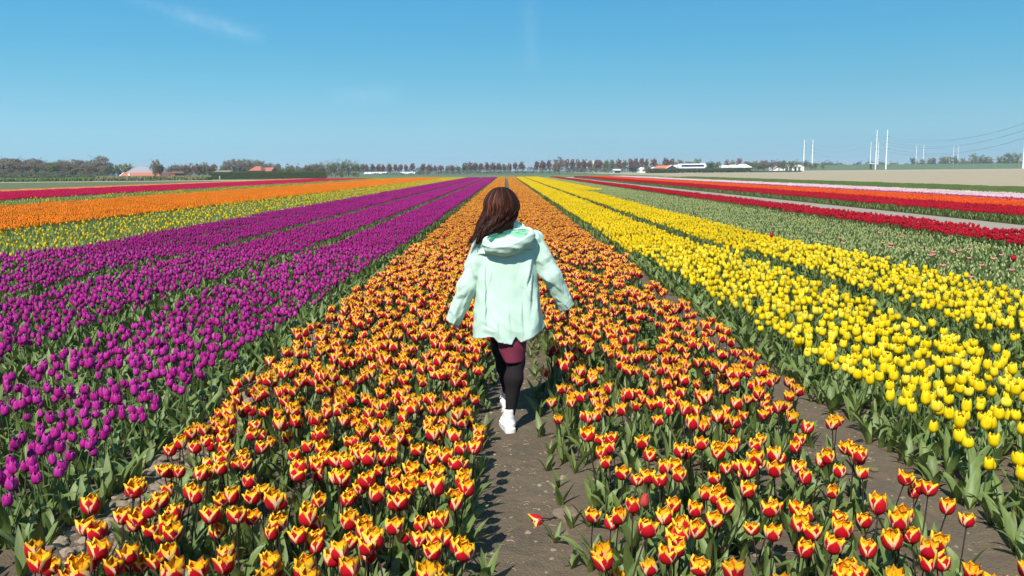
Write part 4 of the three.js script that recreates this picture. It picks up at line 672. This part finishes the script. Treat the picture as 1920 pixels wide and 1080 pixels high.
  const FOLDS = [[0.175, 1.19, 0.125, 0.99, 0.07, 0.022], [0.165, 1.1, 0.155, 0.82, 0.05, 0.018], [-0.15, 1.15, -0.15, 0.7, 0.06, 0.016], [0.20, 0.95, 0.215, 0.70, 0.05, 0.018], [-0.085, 0.80, -0.055, 0.655, 0.06, 0.015], [0.09, 0.9, 0.1, 0.66, 0.08, 0.010], [-0.17, 0.72, -0.09, 0.69, 0.04, 0.010], [0.0, 0.86, 0.02, 0.66, 0.09, 0.007], [0.13, 1.0, 0.16, 0.9, 0.03, 0.01], [-0.10, 1.14, -0.12, 1.0, 0.03, 0.008]].map(([a, b, c, d, w, m]) => [a, b, c, d, w, m]);
  const coat = (x, y, z) => {
    const cx = lerp(0.012, -0.004, clamp((y - 0.6) / 0.8, 0, 1)), a = table(TA, y + 0.10 * (x < 0 ? x * 0.3 : -x * 0.25)), b = table(TB, y), k = Math.hypot((x - cx) / a, (z - 0.015) / b);
    let d = (k - 1) * Math.min(a, b) * 0.95;
    const low = 1 - smooth(y, 0.65, 1.05), mid = 1 - smooth(y, 1.15, 1.25);
    d -= mid * (0.0055 * Math.sin(x * 38 + 2.0 * y + 0.6) * (0.4 + low) * Math.abs(x) * 5 + 0.006 * ridge(x * 6.5 + 1, y * 2.0, z * 5) + 0.006 * low * ridge(x * 7 + y * 5, y * 6, z * 5 + 2) + 0.0025 * noise.noise(x * 22 + y * 8, y * 11, z * 10));
    if (z > -0.02) for (const [x0, y0, x1, y1, w, amp] of FOLDS) {       // pressed folds with one sharp side
      const lx = x1 - x0, ly = y1 - y0, L2 = lx * lx + ly * ly, t = ((x - x0) * lx + (y - y0) * ly) / L2; if (t < -0.1 || t > 1.1) continue;
      const u = ((x - x0) * ly - (y - y0) * lx) / Math.sqrt(L2) + 0.006 * noise.noise(y * 14, x0 * 9, 3), e = Math.sin(Math.PI * clamp((t + 0.1) / 1.2, 0, 1));
      d -= amp * e * (u < 0 ? Math.max(0, 1 + u / 0.011) : Math.max(0, 1 - u / w)) * smooth(z, -0.02, 0.04);
    }
    return d;
  };
  const sleeve = (x, y, z, A, ph) => {
    const d1 = cap(x, y, z, A[0], A[1], 0.07, 0.061), d2 = cap(x, y, z, A[1], A[2], 0.061, 0.047), ax = (x - A[0][0]) * (A[2][0] - A[0][0]) + (y - A[0][1]) * (A[2][1] - A[0][1]), L = Math.hypot(A[2][0] - A[0][0], A[2][1] - A[0][1]), t = ax / L;
    const around = Math.atan2(z - 0.02, (x - A[0][0]) * (A[2][1] - A[0][1]) / L - (y - A[0][1]) * (A[2][0] - A[0][0]) / L);
    return smin(d1, d2, 0.03) - saw(t * 5.2 + 0.55 * Math.sin(around + ph) + 0.35 * Math.sin(2 * around + ph * 2) + 0.5 * noise.noise(t * 4, around, ph)) * 0.012 * (0.35 + 0.9 * Math.abs(noise.noise(t * 6 + ph, Math.sin(around) * 1.4, Math.cos(around) * 1.4)) * 2) - 0.002 * noise.noise(x * 25, y * 25, z * 20 + ph);
  };
  const cutEnd = (x, y, z, A) => { const e = A[2], s = A[1], L = Math.hypot(e[0] - s[0], e[1] - s[1], e[2] - s[2]); return ((x - e[0]) * (e[0] - s[0]) + (y - e[1]) * (e[1] - s[1]) + (z - e[2]) * (e[2] - s[2])) / L; };
  const coatSdf = (x, y, z) => {
    let t = coat(x, y, z);
    const hem = z > -0.02 || Math.abs(x) > 0.19 ? table(hemT, x) : 0.66;
    const inner = Math.max(t + 0.02, y - 1.05);
    let sh = Math.max(t, hem - y, -inner);
    const yb = 1.222 + 0.1 * x;                                   // yoke flap standing off the back, with a sharp lower edge
    const fl = Math.max(coat(x, Math.max(y, 1.2), z) - 0.017 - 0.06 * Math.max(0, 1.26 - y) , yb - y, y - 1.31, 0.03 - z, Math.abs(x - 0.004) - 0.20);
    let s = 1;
    for (const [A, ph] of [[AL, 2.3], [AR, 7.1]]) {
      const c = cutEnd(x, y, z, A), o = sleeve(x, y, z, A, ph), hol = Math.max(cap(x, y, z, A[1], A[2], 0.058, 0.038), -c - 0.11);
      s = Math.min(s, Math.max(Math.min(o, cap(x, y, z, [lerp(A[2][0], A[1][0], 0.22), lerp(A[2][1], A[1][1], 0.22), lerp(A[2][2], A[1][2], 0.22)], A[2], 0.0565, 0.05)), c, -hol));
    }
    return Math.min(smin(sh, s, 0.03 * smooth(y, 1.08, 1.16) + 0.004), fl);
  };
  mesh('raincoat', surfaceNets(coatSdf, [-0.5, 0.56, -0.24], [0.5, 1.46, 0.26], 0.0058), mint, W);
  // hood lying open on the back
  const HC = [0.012, 1.302, 0.152], HR = [0.165, 0.1, 0.075];
  const hoodOuter = (x, y, z) => { const yy = y - 0.17 * x, q = ell(x, yy, z, HC, HR); return q - 0.006 * ridge(x * 8 + yy * 16, yy * 13, z * 8 + 4) - 0.003 * noise.noise(x * 26, y * 30, z * 20); };
  const rim = (x, y, z) => y - 0.17 * x - (1.294 - 0.72 * (z - 0.195) + 1.1 * x * x);
  const hoodSdf = (x, y, z) => { const o = hoodOuter(x, y, z); let d = Math.max(Math.max(o, -(o + 0.013)), rim(x, y, z));
    // stand-up sides of the hood round the neck
    const ang = Math.atan2(z - 0.0, x + 0.005), rad = Math.hypot(x + 0.005, (z - 0.0) * 1.05); const col = Math.hypot(Math.max(0, Math.abs(rad - 0.098 - 0.85 * (1.40 - y)) - 0.006), Math.max(0, Math.abs(y - 1.355) - 0.042)) - 0.011;
    d = smin(d, Math.max(col - 0.004 * ridge(x * 9, y * 9, z * 9), z - 0.02), 0.012); return d; };
  const hood = mesh('hood', surfaceNets(hoodSdf, [-0.19, 1.17, -0.15], [0.21, 1.46, 0.28], 0.0055), mint, W);
  mesh('hood_lining', surfaceNets((x, y, z) => { const o = hoodOuter(x, y, z) + 0.0125; return Math.max(o, -(o + 0.006), rim(x, y, z) + 0.012); }, [-0.19, 1.17, -0.0], [0.21, 1.44, 0.28], 0.0055), lining, hood);
  // hair: a swept mass and several hundred locks blown to the left
  const hc = V(-0.035, 1.515, 0.005), hr3 = V(0.108, 0.122, 0.126);
  const flow = (phi, s, off) => {               // one lock: crown -> equator -> down and to the left
    const th = Math.min(s, 1) * 1.62, p = V(hc.x + Math.sin(th) * Math.sin(phi) * (hr3.x + off), hc.y + Math.cos(th) * (hr3.y + off), hc.z + Math.sin(th) * Math.cos(phi) * (hr3.z + off));
    if (s > 1) { const t = s - 1, side = clamp((p.x - hc.x) / 0.11, -1, 1), len = lerp(0.235, 0.115, (side + 1) / 2) , sw = lerp(0.105, 0.05, (side + 1) / 2); p.y -= t * len; p.x -= sw * Math.pow(t, 1.5) + (side > 0 ? 0.03 * t * t : 0); p.z = lerp(p.z, 0.122 + 0.02 * off / 0.01, 0.75 * smooth(t, 0, 0.9) * (Math.cos(phi) > -0.2 ? 1 : 0.4)) + 0.012 * t; }
    return p;
  };
  const hairSdf = (x, y, z) => {
    let d = ell(x, y, z, [hc.x, hc.y, hc.z], [hr3.x - 0.007, hr3.y - 0.005, hr3.z - 0.012]);
    d = smin(d, cap(x, y, z, [-0.035, 1.5, 0.025], [-0.06, 1.38, 0.06], 0.09, 0.062), 0.04);
    d = smin(d, cap(x, y, z, [-0.08, 1.45, 0.04], [-0.15, 1.33, 0.085], 0.062, 0.03), 0.04);
    d = smin(d, cap(x, y, z, [0.01, 1.46, 0.04], [0.015, 1.39, 0.07], 0.058, 0.035), 0.03);
    d = smin(d, cap(x, y, z, [-0.13, 1.36, 0.085], [-0.195, 1.285, 0.105], 0.038, 0.012), 0.03);
    const q = x * 46 + y * 16 + 2.5 * noise.noise(x * 6, y * 6, z * 6); d -= 0.004 * Math.sin(q) * noise.noise(x * 12, y * 4, z * 12 + 3) * 1.6 + 0.005 * noise.noise(x * 26 + y * 12, y * 5, z * 26);
    return Math.max(d, -ell(x, y, z, [-0.03, 1.49, -0.075], [0.07, 0.09, 0.08]));
  };
  const locks = [];
  for (let i = 0; i < 1250; i++) {
    const phi = i < 1100 ? rr(-1.9, 1.9) : rr(-3.1, 3.1), off = rr(-0.004, 0.013), s0 = rr(0.02, 0.75), s1 = i < 1150 ? rr(1.6, 2.04) : rr(1.95, 2.18), n = 13, pts = [], wa = rr(0.003, 0.013), wf = rr(6, 12), wp = rr(0, 6.28), r0 = i < 1050 ? rr(0.0016, 0.0038) : rr(0.001, 0.002);
    for (let k = 0; k <= n; k++) { const s = lerp(s0, s1, k / n), p = flow(phi, s, off), g = smooth(s, 0.5, 1.5); p.x += wa * g * Math.sin(s * wf + wp) + 0.009 * g * Math.sin(s * 8.5 + phi * 4.5); p.z += 0.008 * g * Math.cos(s * 9 + phi * 6); p.y += wa * g * 0.5 * Math.cos(s * wf * 0.8 + wp); p.z += wa * g * Math.sin(s * wf * 1.1 + wp * 2); pts.push(p); }
    const lk = tube(pts, pts.map((_, k) => r0 * Math.pow(Math.sin(Math.PI * clamp(0.08 + 0.9 * k / n, 0, 1)), 0.6)), 4); lk.userData.phi = phi; locks.push(lk);
  }
  const hairMap = dataTex(256, 32, (u, v) => { const a = 1 + 0.6 * noise.noise(u * 80, v * 2, 4), k = smooth(noise.noise(u * 61, v * 1.5, 9), 0.0, 0.55); return [(0.028 + 0.13 * k) * a, (0.010 + 0.042 * k) * a, (0.007 + 0.024 * k) * a]; });
  for (const l of locks) { const o = 0.5 + 0.5 * noise.noise(l.userData.phi * 2.6, 3, 1) + rr(-0.06, 0.06), uv = l.attributes.uv; for (let i = 0; i < uv.count; i++) uv.setX(i, o + 0.02 * uv.getX(i)); }
  const hairBase = surfaceNets(hairSdf, [-0.26, 1.22, -0.14], [0.12, 1.66, 0.19], 0.0065); { const uv = hairBase.attributes.uv; for (let i = 0; i < uv.count; i++) uv.setXY(i, 0.31, 0.5); }
  mesh('hair', merge([hairBase, ...locks]), new THREE.MeshPhysicalMaterial({ map: hairMap, roughness: 0.5, specularIntensity: 0.35 }), W);
  // canvas high-tops
  const canvasM = new THREE.MeshStandardMaterial({ color: C(0.82, 0.82, 0.83), roughness: 0.8, bumpMap: rep6(weave, 14), bumpScale: 0.0006 }), rubber = new THREE.MeshStandardMaterial({ color: C(0.80, 0.79, 0.77), roughness: 0.5 }), stripeM = new THREE.MeshStandardMaterial({ color: C(0.03, 0.03, 0.035), roughness: 0.6 });
  const shoe = new THREE.Group(); shoe.name = 'shoe';
  const upper = surfaceNets((x, y, z) => { let d = smin(cap(x, y, z, [0, 0.06, -0.052], [0, 0.165, -0.05], 0.036, 0.037), cap(x, y, z, [0, 0.04, -0.05], [0, 0.03, -0.205], 0.036, 0.033), 0.035); d -= 0.0025 * ridge(y * 18, x * 8, z * 8); return Math.max(d, 0.018 - y, y - 0.158, -Math.max(cap(x, y, z, [0, 0.1, -0.05], [0, 0.2, -0.05], 0.030, 0.031), 0.11 - y)); }, [-0.07, 0, -0.28], [0.07, 0.19, 0.02], 0.005);
  mesh('upper', upper, canvasM, shoe);
  const foot = (k) => { const s = new THREE.Shape(); s.moveTo(-0.036 * k, 0.0); s.bezierCurveTo(-0.036 * k, -0.02, 0.036 * k, -0.02, 0.036 * k, 0.0 + 0.01); s.bezierCurveTo(0.034 * k, 0.08, 0.05 * k, 0.13, 0.047 * k, 0.19); s.bezierCurveTo(0.042 * k, 0.26, -0.036 * k, 0.265, -0.044 * k, 0.19); s.bezierCurveTo(-0.05 * k, 0.12, -0.036 * k, 0.07, -0.036 * k, 0.0); return s; };
  const slab = (k, h, y, bev) => { const g = new THREE.ExtrudeGeometry(foot(k), { depth: h, bevelEnabled: bev > 0, bevelSize: bev, bevelThickness: bev, bevelSegments: 2, curveSegments: 16 }); g.rotateX(-Math.PI / 2); g.translate(0, y, 0); return g; };
  mesh('sole', slab(0.93, 0.024, 0.003, 0.003), rubber, shoe); mesh('sole_stripe', slab(1.0, 0.0022, 0.0275, 0), stripeM, shoe); mesh('sole_stripe', slab(1.0, 0.002, 0.006, 0), stripeM, shoe);
  const lace = []; for (let i = 0; i < 6; i++) { const t = i / 5, y = lerp(0.085, 0.15, t), z = lerp(-0.135, -0.096, t); lace.push(tube([V(-0.026, y - 0.004, z + 0.014), V(0, y + 0.006, z - 0.004), V(0.026, y - 0.004, z + 0.014)], 0.0028, 5)); }
  lace.push(tube([V(0, 0.15, -0.102), V(-0.035, 0.145, -0.1), V(-0.046, 0.12, -0.092), V(-0.02, 0.135, -0.105)], 0.0026, 5), tube([V(0, 0.15, -0.102), V(-0.03, 0.11, -0.1), V(-0.05, 0.075, -0.08)], 0.0024, 5), tube([V(0, 0.15, -0.102), V(0.035, 0.14, -0.1), V(0.04, 0.115, -0.095), V(0.015, 0.135, -0.105)], 0.0026, 5));
  mesh('lace', merge(lace), canvasM, shoe);
  shoe.position.set(0.014, 0.004, 0.215); shoe.rotation.y = 0.2; W.add(shoe);
  const shoe2 = shoe.clone(); shoe2.position.set(-0.006, 0.004, -0.325); shoe2.rotation.y = 0.08; W.add(shoe2);
}

// ------------------------------------------------------------------ small things on the path
{
  const f = at(1005, 987, 4.0), g0 = V(0.165, 0, -4.08); g0.y = gh(g0.x, g0.z);
  const t = base('fallen_tulip', g0.x, g0.y + 0.02, g0.z), S = SHAPES.flamed, b = new THREE.Group(); b.name = 'bloom'; t.add(b);
  for (let k = 0; k < 6; k++) mesh('petal', petal(S, k, 4, 6, { a: rr(-0.2, 0.2), h: rr(0.85, 1), o: k % 2 ? 0.006 : 0.03 }), PM.flamed, b);
  b.rotation.set(0.5, 0.3, 1.9); b.scale.setScalar(0.85);
  mesh('stem', tube([V(0.0, 0, 0), V(0.04, -0.012, -0.02), V(0.1, -0.012, -0.07)], 0.0034, 6), greenMat, t).geometry.attributes.uv.array.fill(0.9);
  tag(t, 'broken red and yellow tulip bloom lying on the dirt path', 'tulip');
  const bud = makeTulip('tightred', 'tulip_bud', false, { shape: 'bud', leaves: 3, tall: 0.8 }); bud.name = numbered('tulip_bud'); const bp = V(0.55, 0, -3.62); bud.position.set(bp.x, gh(bp.x, bp.z), bp.z); bud.scale.setScalar(1.3); scene.add(bud);
  tag(bud, 'closed reddish tulip bud between open blooms right of the path', 'tulip');
  const rockGeo = (sd) => { const g = new THREE.IcosahedronGeometry(1, 5), p = g.attributes.position; for (let i = 0; i < p.count; i++) { const v = V(p.getX(i), p.getY(i), p.getZ(i)), s = 1 + 0.5 * fbm(v.x * 1.3 + sd, v.y * 1.3, v.z * 1.3, 4); p.setXYZ(i, v.x * s, v.y * s * 0.5, v.z * s); } const m = g; m.computeVertexNormals(); return m; };
  const clodMat = new THREE.MeshStandardMaterial({ map: soilMap, bumpMap: soilBump, bumpScale: 0.004, roughness: 1, color: C(1.35, 1.3, 1.25) });
  [[0.30, -4.12, 0.062, 'large pale soil clod at the right edge of path beside the fallen bloom'], [0.27, -3.93, 0.03, 'small pale clod just below the large one by the fallen bloom'], [0.215, -3.86, 0.017, 'tiny pale stone left of the small clod on the path'], [2.12, -4.75, 0.022, 'small pale stone on the soil between flamed and yellow beds']].forEach(([x, z, s, l], i) => { const m = mesh('soil_clod', rockGeo(i * 3.1), clodMat, scene); m.position.set(x, gh(x, z) + s * 0.12, z); m.scale.set(s * 1.25, s, s); m.rotation.y = i; tag(m, l, i > 1 ? 'stone' : 'clod'); });
  const clods = [], cg = rockGeo(9).deleteAttribute('uv'); const straw = [];
  for (let i = 0; i < 4200; i++) { const left = rnd() < 0.62, x = left ? -1.92 + rr(-0.2, 0.22) : pick([2.05 + rr(-0.28, 0.3), 0.05 + rr(-0.24, 0.26), rr(0.3, 1.9)]), z = -rr(2.6, 11); clods.push({ x, y: gh(x, z), z, turn: rr(0, 6.28), s: (left ? 0.006 + 0.035 * Math.pow(rnd(), 3.2) : 0.003 + 0.012 * Math.pow(rnd(), 3)), sy: rr(0.7, 1.1), c: rr(0.7, 1.15) }); }
  for (let i = 0; i < 380; i++) { const x = pick([0.05 + rr(-0.25, 0.28), 0.05 + rr(-0.25, 0.28), 2.05 + rr(-0.3, 0.3), rr(0.3, 2)]), z = -rr(2.8, 9); straw.push({ x, y: gh(x, z) + 0.002, z, turn: rr(0, 6.28), s: rr(0.5, 1.4), c: rr(0.7, 1.3) }); }
  const G = new THREE.Group(); G.name = numbered('loose_soil_crumbs'); scene.add(G); tag(G, 'loose pale soil crumbs and clods in the furrows and on the path', 'soil', null, 'stuff');
  const cm = new THREE.MeshStandardMaterial({ color: C(0.23, 0.18, 0.125), roughness: 1 }); const low = new THREE.IcosahedronGeometry(1, 2), lp = low.attributes.position; for (let i = 0; i < lp.count; i++) { const v = V(lp.getX(i), lp.getY(i), lp.getZ(i)), s = 1 + 0.7 * fbm(v.x * 1.4, v.y * 1.4, v.z * 1.4, 3); lp.setXYZ(i, v.x * s * 1.2, v.y * s * 0.7, v.z * s); } low.computeVertexNormals();
  instances('soil_crumb', low, cm, clods, G);
  const G2 = new THREE.Group(); G2.name = numbered('straw_bits'); scene.add(G2); tag(G2, 'scattered pale straw bits on the bare soil', 'straw', null, 'stuff');
  instances('straw_bit', tube([V(-0.014, 0, 0), V(0, 0.002, 0.003), V(0.016, 0, 0)], 0.0013, 4), new THREE.MeshStandardMaterial({ color: C(0.36, 0.30, 0.19), roughness: 0.9 }), straw, G2);
}
// pink blooms among the pale buds, and three stray red ones
{
  const pink = Array.from({ length: 3 }, () => makeTulip('salmon', 'pink_tulip', false, { shape: 'double', leaves: 2, tall: 1.45 })), redT = makeTulip('red', 'red_tulip', false, { shape: 'yellow', leaves: 2, tall: 1.1 });
  for (const [x, y] of [[1539, 436], [1574, 441], [1659, 448], [1725, 457], [1669, 456], [1672, 460], [1705, 461], [1786, 463], [1785, 468], [1755, 470], [1742, 474], [1753, 474], [1820, 477], [1803, 466], [1690, 441], [1650, 435], [1581, 454], [1820, 461], [1866, 482], [1880, 473], [1893, 502], [1840, 492], [1770, 494], [1820, 508]]) {
    const d = V((x - 960) / F_PX, -(y - 540) / F_PX, -1).applyQuaternion(camera.quaternion), k = (EYE - 0.34) / -d.y, p = V(0, EYE, 0).addScaledVector(d, k), o = pick(pink).clone(); o.name = numbered('pink_tulip'); o.position.set(p.x, -0.01, p.z); o.rotation.y = rr(0, 6.28); o.scale.setScalar(rr(0.8, 1.05)); scene.add(o);
    tag(o, 'salmon pink tulip standing out among the pale budded green bed', 'tulip', 'pink tulips in the budded green bed');
  }
  [[1896, 490, 'stray red tulip at right edge in the pale budded bed'], [1444, 446, 'stray red tulip where the yellow bed meets the budded bed'], [1133, 391, 'small stray red tulip in the gap between yellow beds']].forEach(([x, y, l]) => { const d = V((x - 960) / F_PX, -(y - 540) / F_PX, -1).applyQuaternion(camera.quaternion), k = (EYE - 0.33) / -d.y, p = V(0, EYE, 0).addScaledVector(d, k), o = redT.clone(); o.name = numbered('red_tulip'); o.position.set(p.x, -0.01, p.z); o.scale.setScalar(1.12); scene.add(o); tag(o, l, 'tulip'); });
}
renderer.render(scene, camera);
